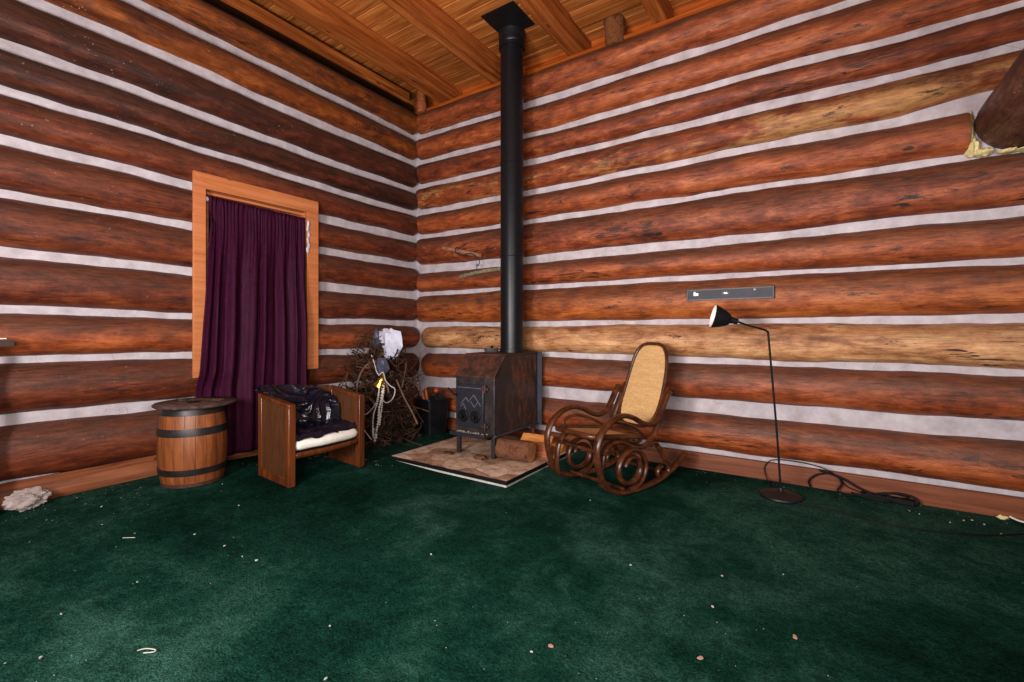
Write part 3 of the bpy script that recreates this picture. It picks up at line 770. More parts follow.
# ------------------------------------------------------------------ barrel
BX, BY = .368, -2.418
bz = floor_z(BX + .1, BY) + .002
br = thing('wooden_barrel', 'small wooden barrel with dark iron hoops beside the window', 'barrel', (BX, BY, bz))
BH = .50
def brad(z): t = z / BH * 2 - 1; return .197 - .024 * t * t - .005 * (t > 0) * t
b = B(); b.lathe([(brad(BH * i / 24), BH * i / 24) for i in range(25)], 60); obj('staves', b, STAVE, br)
for z0, z1 in ((.075, .115), (.325, .372), (.455, .495)):
    b = B(); b.lathe([(brad(z0) - .002, z0), (brad(z0) + .005, z0), (brad((z0 + z1) / 2) + .006, (z0 + z1) / 2), (brad(z1) + .005, z1), (brad(z1) - .002, z1)], 60); obj('hoop', b, IRON, br)
b = B(); b.lathe([(brad(.0) + .002, 0), (brad(.01) + .003, .03), (brad(.03) - .002, .03)], 60); obj('base_hoop', b, mat_simple('worn_base', srgb(70, 40, 30), .7, var=.5, scale=30), br)
lid = thing('barrel_lid', 'round weathered wooden tabletop lid lying on the barrel', 'lid', (BX + .01, BY + .012, bz + BH + .001))
LIDM = mat_wood('lid_wood', srgb(46, 36, 34), srgb(84, 66, 60), srgb(120, 98, 86), .5, (3, 14, 14))
b = B(); b.lathe([(0, 0), (.224, 0), (.235, .008), (.237, .016), (.229, .022), (.0, .024)], 56); obj('top', b, LIDM, lid)
b = B(); b.lathe([(.03, .022), (.034, .03), (.016, .034), (.012, .026), (0, .026)], 20, (.04, -.03, 0)); obj('bung_ring', b, BLACKM, lid)
for i, (a, l, x, y) in enumerate(((.5, .24, .02, .08), (.62, .28, .03, .03), (.2, .18, -.05, -.03))):
    b = B(); b.tube([(-l / 2, 0, .005), (0, .01, .006), (l / 2, 0, .005)], .0055, 6)
    tag(obj('stick', b, TWIG, loc=(BX + x, BY + y, bz + BH + .0255), rotz=a), ['thin dark stick at the back of the barrel lid', 'longest thin dark stick on the barrel lid', 'short dark stick across the left of the barrel lid'][i], 'stick', 'sticks on the barrel lid')

# ------------------------------------------------------------------ armchair
CX, CY = .80, -1.815
cz = .045
ch = thing('armchair', 'low wooden armchair with solid panel sides left of the brush pile', 'armchair', (CX, CY, cz))
def side(sgn):
    y = sgn * .275
    ztop = lambda x: .565 + (.62 - .565) * (-(x - .18)) / .38
    b = B()
    # frame: rails around a recessed panel; front edge bowed a little
    poly = [(.20, 0 - .012 + .02), (.165, 0), (-.17, .02), (-.2, .02), (-.2, .60), (.17, .555), (.20, .55)]
    pn = [(.145, .03), (-.165, .045), (-.165, .565), (.145, .525)]
    b.prism(pn, (0, y - .011, 0), (1, 0, 0), (0, 0, 1), (0, .022, 0)); p = obj('side_panel', b, CHAIRD, ch)
    b = B()
    fy = y - .021
    b.prism([(.142, 0), (.185, -.006), (.19, .515), (.142, .52)], (0, fy - .004, 0), (1, 0, 0), (0, 0, 1), (0, .05, 0))
    b.prism([(-.2, .012), (-.155, .012), (-.155, .565), (-.2, .565)], (0, fy - .002, 0), (1, 0, 0), (0, 0, 1), (0, .046, 0))
    b.prism([(-.2, .56), (.19, .51), (.19, .537), (-.2, .585)], (0, fy - .003, 0), (1, 0, 0), (0, 0, 1), (0, .048, 0))
    b.prism([(-.19, .012), (.15, -.004), (.15, .05), (-.19, .07)], (0, fy, 0), (1, 0, 0), (0, 0, 1), (0, .042, 0))
    obj('side_frame', b, CHAIRW, ch, bevel=.005)
side(-1); side(1)
b = B(); b.grid(20, 2, lambda u, v: (.165 + .028 * math.sin(PI * u), -.255 + .51 * u, .175 + .035 * v)); obj('front_rail', b, CHAIRW, ch, solid=.022)
b = B(); b.box((-.02, 0, .185), (.33, .50, .03)); obj('seat_board', b, CHAIRW, ch)
b = B(); b.prism([(-.13, .19), (-.155, .19), (-.21, .59), (-.185, .59)], (0, -.255, 0), (1, 0, 0), (0, 0, 1), (0, .51, 0)); obj('backrest', b, CHAIRD, ch)
cu = None
b = B()
def cush(u, v):
    a = 2 * PI * v
    y = -.25 + .50 * u
    bow = .03 * math.sin(PI * u); e = (1 - abs(2 * u - 1) ** 16) ** .5 if 0 < u < 1 else 0
    ca, sa = math.cos(a), math.sin(a)
    ex = math.copysign(abs(ca) ** .45, ca); ez = math.copysign(abs(sa) ** .7, sa)
    return (.034 + (.151 + bow * .9) * ex * (.9 + .1 * e), y, .258 + (.046 + .008 * noise.noise(Vector((u * 4, a, 3)))) * ez * max(.25, e))
b.grid(30, 28, cush)
tag(obj('seat_cushion', b, WHITEF, loc=(CX, CY, cz)), 'white seat cushion in the wooden armchair', 'cushion')
def crumple(x, y, s=1, seed=0):
    p = Vector((x * 6 * s, y * 6 * s, seed)); p += Vector((noise.noise(p * .7), noise.noise(p * .7 + Vector((5, 0, 0))), 0)) * .8
    r = lambda q: 1 - min(1, abs(noise.noise(q)) * 3.0)
    return r(p * .8) * .65 + r(p * 1.6 + Vector((3, 1, 4))) * .38 - .48
b = B()
def seatbag(u, v):
    y = -.250 + .512 * u; fr = .182 + .014 * math.sin(u * 5 + .3) + .016 * noise.noise(Vector((u * 6, 1, 1))) + .014 * math.sin(PI * u)
    x = -.15 + (fr + .15) * v
    z = .328 + .026 * crumple(x, y, 1.2, 2)
    if v > .85: z -= .036 * ((v - .85) / .15) ** 2
    return (x, y, z)
b.grid(120, 90, seatbag)
tag(obj('plastic_bag', b, BAG, loc=(CX, CY, cz), solid=.0015, smooth=60), 'black plastic bag lying flat over the white seat cushion', 'plastic bag')
b = B()
def backbag(u, v):
    y = -.300 + .54 * u
    t = v
    if t < .22:
        k = t / .22; x = -.262 + .06 * k; z = .525 + .10 * math.sin(k * PI / 2)
    else:
        k = (t - .22) / .78; x = -.20 + .135 * k + .06 * math.sin(PI * k); z = .625 - .30 * k
    z += .014 * math.sin(u * 5 + 1) * (1 - abs(t - .22)) - .06 * sstep(.8, 1, u) * (1 - sstep(.2, .8, v))
    n = .050 * crumple(y, t * .55, 1.0, 7)
    if u < .06: z = max(z, .60) if t < .5 else z
    return (x + n * .9 + .02, y if t < .4 else min(.248, max(y, -.25)), z + n * .4)
b.grid(130, 110, backbag)
blobt = B()
o = obj('plastic_bag', b, BAG, loc=(CX, CY, cz), solid=.0015, smooth=60); tag(o, 'crumpled black plastic bag draped over the armchair backrest', 'plastic bag')

# ------------------------------------------------------------------ rocking chair
ux, uy = -.317, -.948
W = .45
Q = (2.808 + W / 2 * -.948, -.921 + W / 2 * .317)
rk = thing('rocking_chair', 'bentwood rocking chair with woven cane back beside the hearth', 'rocking chair', (Q[0], Q[1], 0), math.atan2(.317, -.948))
RR = .020
def sidepts(pts, x): return [(x, s, z) for s, z in pts]
runner = [(-.69, .165), (-.60, .115), (-.50, .072), (-.38, .037), (-.25, .0195), (-.10, .0175), (.02, .026), (.12, .055), (.20, .105), (.245, .155)]
armfr = [(.07, .040), (.15, .07), (.215, .14), (.252, .225), (.267, .31), (.258, .375), (.222, .436), (.15, .487), (.075, .512), (.0, .517), (-.09, .492), (-.19, .445), (-.275, .432), (-.35, .465), (-.40, .52), (-.455, .60), (-.49, .635)]
lower = [(-.535, .655), (-.50, .61), (-.44, .515), (-.40, .43), (-.355, .355), (-.29, .30), (-.20, .28), (-.10, .30), (-.02, .335), (.06, .35), (.13, .338), (.175, .295), (.195, .23), (.20, .16), (.195, .10)]
rear = [(-.24, .285), (-.32, .295), (-.37, .25), (-.42, .185), (-.465, .13), (-.475, .08), (-.44, .045), (-.385, .045), (-.35, .075), (-.36, .11), (-.40, .12)]
spiral = []
for i in range(60):
    t = i / 59; a = -2.1 - t * 2 * PI * 1.75
    r = 1 - .56 * t
    spiral.append((-.055 - .175 * r * math.sin(a + PI / 2) * -1 * .95 - .02, .165 + .142 * r * -math.cos(a + PI / 2)))
spiral = [(-.06 + .168 * (1 - .58 * i / 59) * math.cos(-1.5 - i / 59 * 2 * PI * 1.7), .168 + .142 * (1 - .58 * i / 59) * math.sin(-1.5 - i / 59 * 2 * PI * 1.7)) for i in range(60)]
armloop = [(.16, .43), (.115, .462), (.03, .468), (-.08, .44), (-.19, .395), (-.245, .35), (-.22, .315), (-.15, .315), (-.04, .345), (.07, .372), (.14, .395)]
for x, nm in ((-W / 2, 'near'), (W / 2, 'far')):
    for nme, pts, r, cl in (('runner', runner, .020, 0), ('arm', armfr, RR, 0), ('back_post', lower, .018, 0), ('rear_curl', rear, .016, 0), ('scroll', spiral, .0175, 0)):
        dx = {'runner': 0, 'arm': 0, 'back_post': .026, 'rear_curl': .0, 'scroll': 0.0}[nme] * (1 if x < 0 else -1)
        b = B(); P3 = sidepts(pts, x + dx)
        if nme == 'back_post': P3 = [(p[0] + (.012 if x < 0 else -.012) * sstep(.3, .6, p[2]), p[1], p[2]) for p in P3]
        b.tube(P3 if nme == 'scroll' else spline(P3, 7), r, 12, up=(1, 0, 0), flat=(1.3, .85)); obj(nme, b, BENT, rk)
    b = B(); b.tube(spline(sidepts(armloop, x + (.05 if x < 0 else -.05)), 7, True), .0115, 8, closed=True); obj('arm_loop', b, BENT, rk)
# seat
b = B(); rect = []
sp = spline([(-.17, .22, .400), (0, .245, .402), (.17, .22, .400), (.185, .0, .375), (.175, -.22, .345), (0, -.235, .342), (-.175, -.22, .345), (-.185, 0, .375)], 8, True)
b.tube(sp, .019, 10, closed=True); seat = obj('seat_frame', b, BENT, rk)
b = B(); b.grid(20, 20, lambda u, v: ((u - .5) * .34, (v - .5) * .44, .372 + .055 * (v - .5) * 1.1 - .01 * math.sin(PI * u) * math.sin(PI * v))); obj('seat_cane', b, CANE, seat)
# cross bars
for (s, z) in ((.02, .05), (-.46, .06), (-.555, .63), (.19, .30)):
    b = B(); b.tube([(-W / 2 - .012, s, z), (W / 2 + .012, s, z)], .012, 10); obj('cross_bar', b, BENT, rk)
# backrest in a leaning plane: bottom (-.36,.385) to top (-.60,.957)
bo = Vector((0, -.375, .375)); bt = Vector((0, -.615, .965)); up = (bt - bo); H = up.length; up.normalize(); nrm = Vector((1, 0, 0)).cross(up)
def bp(x, h, d=0): 
    bow = .022 * math.sin(PI * h / H); p = bo + up * h + nrm * (d) ; return Vector((x, p.y - bow * .9, p.z - bow * .35))
hw0, hw1 = .182, .150
outl = []
for i in range(64):
    a = 2 * PI * i / 64; ca, sa = math.cos(a), math.sin(a)
    e = .38 if sa < 0 else .52
    hx = math.copysign(abs(ca) ** .55, ca); hy = math.copysign(abs(sa) ** .62, sa)
    h = H / 2 + hy * H / 2; wd = hw0 + (hw1 - hw0) * h / H
    outl.append((hx * wd, h))
b = B(); b.tube([bp(x, h) for x, h in outl], .013, 10, closed=True); bk = obj('back_frame', b, BENT, rk)
b = B(); nh = 30; vs = []; fs = []
cen = bp(0, H / 2, .0); 
rings = 12
for j in range(rings + 1):
    for x, h in outl:
        t = j / rings; vs.append(bp(x * t, H / 2 + (h - H / 2) * t, .004))
n = len(outl)
for j in range(rings):
    for k in range(n):
        l = (k + 1) % n; fs.append((j * n + k, j * n + l, (j + 1) * n + l, (j + 1) * n + k))
b.add(vs, fs); obj('back_cane', b, CANE, bk, solid=.004)

# ------------------------------------------------------------------ floor lamp
LX, LY = 3.645, -.40
fw = (-.5563, .8310); rt = (.8310, .5563)
lp = thing('floor_lamp', 'black floor lamp with bent neck and cone shade near right wall', 'floor lamp', (LX, LY, .003))
b = B(); b.lathe([(.115, 0), (.120, .008), (.118, .018), (.10, .026), (.03, .032), (.016, .044), (.012, .06), (0, .06)], 40); obj('base', b, mat_simple('lamp_base', (.010, .009, .009, 1), .45, 0, .4, var=.3), lp)
def lp_(a, z, d=0): return (rt[0] * a + fw[0] * d, rt[1] * a + fw[1] * d, z)
b = B(); b.tube(spline([lp_(0, .03), lp_(-.020, .35), lp_(-.045, .65), lp_(-.078, 1.02), lp_(-.082, 1.05), lp_(-.095, 1.064), lp_(-.13, 1.075), lp_(-.22, 1.10), lp_(-.285, 1.125)], 6), .0062, 10); obj('pole', b, BLACKM, lp)
ax = Vector(lp_(-.93, .24, .22)).normalized()
R = ax.to_track_quat('Z', 'Y').to_matrix()
o0 = Vector(lp_(-.275, 1.120))
b = B(); b.lathe([(0, -.005), (.018, 0), (.02, .03), (.024, .045), (.026, .05)], 20, o0, R); obj('socket', b, BLACKM, lp)
b = B(); b.lathe([(.022, .045), (.034, .05), (.046, .07), (.062, .105), (.074, .142), (.077, .152)], 36, o0, R, caps=False); sh = obj('lamp_shade', b, BLACKM, lp)
b = B(); b.lathe([(.018, .055), (.040, .072), (.058, .105), (.071, .142), (.0755, .1515)], 36, o0, R, caps=False); obj('shade_lining', b, SHADEIN, sh)
b = B(); b.lathe([(0, .06), (.014, .06), (.016, .09), (.028, .11), (.024, .125), (0, .135)], 20, o0, R); obj('bulb', b, WHITE, lp)
b = B(); b.tube(spline([lp_(.0, .01, .09), (-.09, .26, .012), (-.115, .315, .05), (-.115, .33, .105), (-.06, .325, .155), (.08, .315, .165), (.22, .30, .15), (.30, .33, .10), (.36, .335, .04), (.45, .335, .012)], 8), .0035, 6)
obj('lamp_cord', b, CORDM, lp)

# power cords by the wall
def cable(name, pts, r, label, cat='cord', mat=CORDM, group=None):
    b = B(); b.tube(spline(pts, 8), r, 8); return tag(obj(name, b, mat), label, cat, group)
cable('electric_cable', [(3.80, -.085, .012), (3.79, -.09, .05), (3.83, -.085, .095), (3.90, -.08, .118), (3.955, -.085, .10), (3.97, -.09, .06), (3.95, -.10, .015), (4.02, -.12, .012), (4.10, -.09, .012)], .006, 'looped black cord standing against the baseboard right of the lamp', 'cord', group='cords by the right wall')
cable('electric_cable', [(3.85, -.075, .13), (3.97, -.08, .10), (4.06, -.09, .055), (4.15, -.09, .03), (4.24, -.085, .055), (4.32, -.09, .05), (4.35, -.11, .02), (4.30, -.13, .01), (4.2, -.12, .01)], .007, 'tangled black cord beside the power strip at the right wall', 'cord', group='cords by the right wall')
cable('electric_cable', [(4.02, -.10, .02), (4.10, -.13, .012), (4.19, -.14, .012), (4.27, -.10, .022), (4.30, -.08, .04), (4.22, -.085, .05), (4.12, -.10, .03)], .006, 'short black cord coiled on the power strip', 'cord', group='cords by the right wall')
ps = thing('power_strip', 'black power strip on the carpet against the right baseboard', 'power strip', (4.20, -.105, .004), -.06)
b = B(); b.box((0, 0, .016), (.26, .05, .03)); obj('housing', b, CORDM, ps, bevel=.005)
for i in range(4):
    b = B(); b.box((-.09 + .05 * i, 0, .0315), (.03, .03, .003)); obj('socket', b, LEVELD, ps)
cable('extension_cable', [(3.70, -.46, .005), (3.82, -.47, .006), (3.99, -.50, .006), (4.13, -.55, .006), (4.34, -.53, .006), (4.54, -.455, .006), (4.74, -.31, .006), (4.95, -.14, .006)], .0045, 'thin black cable running across the carpet at lower right')
b = B(); 
tag(obj('white_cable', (lambda b: (b.tube(spline([(4.74, -.085, .022), (4.77, -.11, .014), (4.81, -.12, .012), (4.87, -.115, .012), (4.95, -.09, .012)], 8), .012, 8, flat=(.4, 1)), b)[1])(B()), WHITE), 'flat white strip on the carpet at the right wall, cut off by the photo edge', 'strip')
b = B(); blob(b, (0, 0, .010), (.022, .014, .011), 3, 12, 8, .6); tag(obj('foam_crumb', b, FOAM, loc=(4.71, -.085, .0)), 'yellowish foam crumb beside the flat white strip at right wall', 'crumb')

# spirit level on the right wall
lv = thing('spirit_level', 'grey spirit level fixed to a log of the right wall above the lamp', 'level', (3.298, -.112, 1.334), 0)
tilt = Matrix.Rotation(-math.atan2(.001, .60), 3, 'Y')
lvm = N('level_body'); 
b = B(); LB = lambda c, d, nm, m, bev=.002: obj(nm, (lambda q: (q.box(tilt @ Vector(c), d, tilt), q)[1])(B()), m, lv, bevel=bev)
LB((0, 0, 0), (.565, .022, .082), 'body', LEVELM)
LB((0, -.012, .037), (.565, .004, .008), 'rail', LEVELD, 0); LB((0, -.012, -.037), (.565, .004, .008), 'rail', LEVELD, 0)
LB((-.285, 0, 0), (.012, .026, .086), 'end_cap', LEVELD); LB((.285, 0, 0), (.012, .026, .086), 'end_cap', LEVELD)
LB((-.225, -.0125, .004), (.034, .003, .02), 'sticker', WHITE, 0); LB((-.235, -.0125, .02), (.012, .003, .012), 'vial', VIAL, 0)
LB((-.02, -.0125, .006), (.045, .003, .018), 'vial_frame', LEVELD, 0); LB((-.02, -.0145, .006), (.024, .002, .008), 'vial', VIAL, 0)
LB((.17, -.0125, .024), (.014, .003, .010), 'vial', VIAL, 0)

# stick hanging on the right wall
sk = thing('stick_wall_hanging', 'two weathered sticks hung on string against the right wall left of the stovepipe', 'wall hanging', (.85, -.115, 1.75))
def stick(pts, r, m, nm='stick'):
    b = B(); P = spline(pts, 8); b.tube(P, [r * (1 + .18 * noise.noise(Vector((i * .4, r * 99, 0)))) for i in range(len(P))], 10); return obj(nm, b, m, sk)
S = lambda x, z, d=0: (x - .85, d, z - 1.75)
stick([S(.505, 1.945), S(.66, 1.912), S(.83, 1.868), S(1.01, 1.822)], .022, DRIFT)
stick([S(.73, 1.628, .02), S(.90, 1.645), S(1.05, 1.66), S(1.25, 1.672, .02)], .021, DRIFTG)
b = B(); b.tube(spline([S(.83, 1.975, .02), S(.77, 1.92, -.03), S(.70, 1.885, -.01), S(.76, 1.84, .0), S(.85, 1.85, -.02), S(.93, 1.84, -.03), S(.98, 1.80, -.02), S(1.0, 1.76), S(.98, 1.72), S(.96, 1.74), S(.965, 1.70), S(.96, 1.63, -.025)], 8), .0045, 6)
b.tube(spline([S(.715, 1.93, .022), S(.71, 1.925, -.026), S(.70, 1.875, -.02), S(.705, 1.87, .02)], 6), .005, 6)
obj('string', b, TWINE, sk)

# ------------------------------------------------------------------ brush pile and what is in it
def rpt(h0=0, h1=1.0):
    while True:
        z = random.uniform(h0, h1) ** 1.25
        rad = (.43 - .10 * z) if z < .6 else (.37 - .22 * (z - .6) / .45)
        a = random.uniform(0, 2 * PI); q = random.random() ** .5 * max(.05, rad)
        return Vector((.325 + q * math.cos(a) * .72, -.80 + q * math.sin(a) * .95, .01 + z))
b = B(); rd = random.Random(3)
def inb(p, m=0):
    q = Vector((max(.125 + m, p.x), min(-.125 - m, p.y), max(.008 + m * .3, p.z)))
    if q.z < .46 and q.x > .30 and q.y > -.46: q.y = -.47 - m      # the pail stands here
    return q
for i in range(560):
    p = rpt(); L = random.uniform(.12, .42)
    d = Vector((random.gauss(0, 1), random.gauss(0, 1), random.gauss(.45, .7))).normalized()
    cv = Vector((random.gauss(0, 1), random.gauss(0, 1), random.gauss(0, .8))) * .09
    pts = [inb(p - d * L / 2), inb(p + cv * .8), inb(p + d * L / 2 + cv * .3)]
    if max(q.z for q in pts) > 1.12: continue
    r = random.uniform(.0022, .0075); P = spline(pts, 4); b.tube(P, [r * (1 - .6 * k / len(P)) for k in range(len(P))], 5)
for i in range(90):       # dead leaves and curled tendrils
    p = inb(rpt(0, .85)); R3 = random.uniform(.03, .08); n_ = Vector((random.gauss(0, 1), random.gauss(0, 1), random.gauss(0, .5))).normalized(); t1 = n_.orthogonal().normalized(); t2 = n_.cross(t1)
    b.tube([inb(p + (t1 * math.cos(a) + t2 * math.sin(a)) * R3 * (1 - a / 14)) for a in [k * .45 for k in range(12)]], .0045, 5)
for i in range(170):
    p = inb(rpt(0, .95), .04); blob(b, p, (random.uniform(.012, .04), random.uniform(.012, .04), random.uniform(.008, .03)), i, 7, 5, .6, mi=1)
tag(obj('brush_pile', b, [TWIG, mat_simple('dead_leaf', srgb(46, 28, 20), .85, var=.6, scale=20)]), 'tall tangled pile of dry brown twigs and dead leaves in the corner', 'brush pile', kind='stuff')
def vine(label, pts, r, m=TWIG):
    b = B(); b.tube(spline(pts, 8), r, 7); return tag(obj('vine', b, m), label, 'vine', 'thick vines in the brush pile')
VP = mat_simple('vine_pale', srgb(96, 74, 58), .7, var=.4, scale=20)
# positions on a plane facing the room in front of the heap: a = along the view's right, z = height
def bq(a, z, d=0):
    a += .02; d += .17 * (1 - sstep(.68, .9, z))
    return (.44 + .8310 * a + .5563 * d, -.86 + .5563 * a - .8310 * d, z)
vine('thick curled vine at the lower left of the brush pile, nearest the armchair', [bq(-.22, .30), bq(-.24, .40), bq(-.19, .46), bq(-.10, .45), bq(-.05, .38), bq(-.10, .33), bq(-.15, .37)], .014)
vine('pale arching vine at the upper left of the brush pile', [bq(-.22, .40), bq(-.21, .60), bq(-.15, .74), bq(-.05, .78), bq(.02, .70), bq(.05, .55)], .009, VP)
vine('dark vine pointing straight up at the top of the brush pile', [bq(-.10, .70), bq(-.075, .86), bq(-.06, 1.02), bq(-.055, 1.10)], .008)
vine('long straight stick leaning from the brush pile toward the black pail', [bq(.14, .62), bq(.21, .46), bq(.285, .32), bq(.33, .22)], .008, VP)
vine('straight pale stick at the upper middle of the brush pile', [bq(-.06, .80), bq(.0, .70), bq(.05, .60), bq(.07, .50)], .008, VP)
vine('dark vine arching over the right side of the brush pile', [bq(.05, .80), bq(.13, .74), bq(.2, .80), bq(.22, .72), bq(.19, .55)], .008)

def crumpled(name, c, r, m, label, cat, seed, amp=.5):
    b = B()
    def fn(u, v):
        a = 2 * PI * u; t = PI * v
        d = Vector((math.sin(t) * math.cos(a), math.sin(t) * math.sin(a), math.cos(t)))
        cell = noise.cell_vector(d * 2.2 + Vector((seed, 0, 0)))
        k = 1 + amp * noise.noise(d * 1.5 + Vector((seed, 1, 2))) + .10 * noise.noise(d * 4)
        return (c[0] + r[0] * k * d.x, c[1] + r[1] * k * d.y, c[2] + r[2] * k * d.z)
    b.grid(13, 10, fn, closed_u=True); return tag(obj(name, b, m, smooth=0), label, cat)
crumpled('crumpled_paper', bq(.05, .955, .02), (.115, .07, .155), PAPER, 'crumpled white paper on top of the brush pile', 'paper', 3, .7)
crumpled('plastic_bag', bq(.0, .74, .0), (.06, .05, .09), GREYBAG, 'small grey plastic bag under the crumpled white paper', 'plastic bag', 8, .5)
crumpled('cloth_scrap', bq(-.075, .98, -.02), (.05, .05, .085), GREYBAG, 'dark grey scrap left of the crumpled paper on the brush pile', 'scrap', 12, .6)
bell = thing('gold_ornament', 'shiny gold bell ornament hanging in the brush pile', 'ornament', bq(.0, .585, .03))
b = B(); b.lathe([(0, .07), (.018, .066), (.032, .045), (.038, .015), (.056, -.012), (.052, -.016), (.034, .01), (0, .04)], 22, (0, 0, 0), Matrix.Rotation(.5, 3, 'Y')); obj('bell', b, GOLD, bell)
b = B(); b.lathe([(0, -.012), (.012, 0), (0, .012)], 10, (-.005, -.0, -.015)); obj('clapper', b, BLACKM, bell)
def garland(label, pts, r=.0065):
    b = B(); P = spline(pts, 14); acc = 0; last = P[0]
    b.tube(P, .002, 5)
    for p in P:
        if (p - last).length >= r * 1.9:
            b.lathe([(0, -r), (r * .8, -r * .6), (r, 0), (r * .8, r * .6), (0, r)], 7, p); last = p
    return tag(obj('bead_garland', b, BEAD), label, 'garland', 'bead strings on the brush pile')
garland('thick silver bead strand hanging down the middle of the brush pile', [bq(.03, .60, .05), bq(.02, .48, .05), bq(.0, .36, .06), bq(-.01, .24, .06), bq(-.03, .13, .07), bq(-.035, .07, .07)], .011)
garland('second silver bead strand hugging the middle of the brush pile', [bq(.035, .62, .04), bq(.035, .50, .05), bq(.005, .38, .07), bq(.01, .28, .07), bq(-.015, .20, .07), bq(-.02, .10, .08)], .010)
garland('third silver bead strand, thin, left of the thick one in the brush pile', [bq(.0, .56, .05), bq(-.01, .44, .06), bq(-.045, .32, .07), bq(-.05, .20, .08), bq(-.05, .12, .085)], .008)
garland('fourth silver bead strand, short, right of the thick one in the brush pile', [bq(.035, .54, .05), bq(.03, .44, .06), bq(.025, .36, .07), bq(.01, .22, .08)], .008)
garland('bead string looping to the left of the brush pile', [bq(.0, .56, .05), bq(-.03, .42, .05), bq(-.10, .33, .06), bq(-.16, .30, .06), bq(-.15, .22, .07), bq(-.10, .14, .07), bq(-.05, .10, .08), bq(-.04, .2, .08)], .006)
garland('bead string looping to the right of the gold ornament', [bq(-.01, .66, .04), bq(.03, .69, .04), bq(.055, .62, .05), bq(.10, .57, .05), bq(.14, .54, .05), bq(.12, .46, .05), bq(.07, .42, .05), bq(.03, .44, .05)], .006)
garland('bead string falling from the paper at the top of the brush pile', [bq(-.12, .84, .03), bq(-.06, .76, .04), bq(-.03, .70, .04), bq(.0, .66, .05)], .006)

# black pail with tools
PX, PY = .505, -.272
pl = thing('black_pail', 'black square pail on the carpet between brush pile and stove', 'pail', (PX, PY, .003), -.25)
def sq(r, n=6, c=.2):
    out = []
    for q in range(4):
        for k in range(n):
            a = PI / 2 * (q + k / (n - 1)); cx_ = (1 - c) * r * (1 if q in (0, 3) else -1); cy_ = (1 - c) * r * (1 if q in (0, 1) else -1)
            out.append((cx_ + c * r * math.cos(a), cy_ + c * r * math.sin(a)))
    return out
b = B(); levels = [(.105, 0), (.112, .1), (.122, .25), (.130, .345), (.137, .35), (.137, .362), (.126, .362), (.118, .25), (.10, .02)]
vs = []; fs = []; n = 24
for r, z in levels: vs += [(x, y, z) for x, y in sq(r)]
for i in range(len(levels) - 1):
    for k in range(n):
        l = (k + 1) % n; fs.append((i * n + k, i * n + l, (i + 1) * n + l, (i + 1) * n + k))
fs.append(tuple(range(n))[::-1]); fs.append(tuple((len(levels) - 1) * n + k for k in range(n)))
b.add(vs, fs); obj('pail_body', b, BUCKM, pl)
pk = thing('poker', 'fire poker with copper handle standing in the black pail', 'poker', (PX + .02, PY, .035))
b = B(); b.tube([(-.02, 0, 0), (.03, .0, .385)], .006, 8); obj('rod', b, BLACKM, pk)
b = B(); b.lathe([(0, -.01), (.016, 0), (.03, .02), (.026, .04), (.012, .052), (0, .055)], 14, (.03, 0, .385)); obj('handle', b, COPPER, pk)
b = B(); b.tube([(.03, 0, .36), (.10, -.03, .385), (.17, -.06, .375)], .007, 8); obj('hook', b, BLACKM, pk)
for i, (dx, dz, lab) in enumerate(((-.075, .40, 'reddish wooden stick leaning out of the black pail, left one'), (-.045, .43, 'reddish wooden stick leaning out of the black pail, right one'))):
    b = B(); b.tube([(0, 0, 0), (dx * .9 - .03, -.03, dz)], [.012, .014], 8)
    tag(obj('stick', b, SPLITR, loc=(PX - .005 + i * .02, PY - .02, .03)), lab, 'stick', 'sticks in the black pail')

# ------------------------------------------------------------------ left edge: board, insulation
sd = thing('wooden_stand', 'dark narrow wooden upright with ledge, cut off by the left photo edge', 'stand', (.175, -3.285, floor_z(.2, -3.3)))
b = B(); b.prism([(-.02, 0), (.028, 0), (.012, .95), (-.02, .95)], (-.02, -.02, 0), (0, 1, 0), (0, 0, 1), (.04, 0, 0)); obj('upright', b, DARKW, sd)
b = B(); b.box((0, .01, .93), (.06, .12, .035)); obj('ledge', b, DARKW, sd)
b = B(); b.box((.032, .02, .956), (.004, .04, .005)); obj('metal_strip', b, WHITE, sd)
b = B()
def fluff(u, v):
    a = 2 * PI * u; t = PI * v; d = Vector((math.sin(t) * math.cos(a), math.sin(t) * math.sin(a), math.cos(t)))
    k = 1 + .35 * noise.noise(d * 2 + Vector((4, 0, 0))) + .22 * noise.noise(d * 5) + .10 * noise.noise(d * 12)
    return (.05 * k * d.x, .085 * k * d.y, .055 * k * d.z + .05)
b.grid(60, 36, fluff, closed_u=True)
tag(obj('insulation_wad', b, FIBER, loc=(.155, -3.16, floor_z(.15, -3.1))), 'lumpy pale insulation wad on the carpet at far left by the wall', 'insulation')

# ------------------------------------------------------------------ scraps and crumbs on the carpet
def scrap_mesh(seed, L, Wd):
    b = B(); r = random.Random(seed); n = 7; pts = []
    for k in range(n):
        a = 2 * PI * k / n; q = r.uniform(.7, 1.15); pts.append((L * q * math.cos(a), Wd * q * math.sin(a)))
    b.prism(pts, (0, 0, .001), (1, 0, 0), (0, 1, 0), (0, 0, .004)); return b
proto = None
spots = [(1.02,-2.44),(.98,-2.92),(1.2,-2.74),(1.43,-2.70),(1.60,-2.70),(1.69,-2.68),(2.39,-2.78),(1.75,-3.40),(1.50,-3.30),(2.60,-2.94),(2.66,-1.13),(3.14,-1.76),(3.50,-1.63),(3.51,-1.89),(3.72,-1.47),(3.06,-2.49),(4.29,-.24),(4.33,-.27),(4.52,-.25),(4.56,-.22),(4.60,-.26),(4.45,-.33),(4.64,-.38),(.48,-2.92),(.62,-2.35),(2.32,-2.19),(1.47,-3.06)]
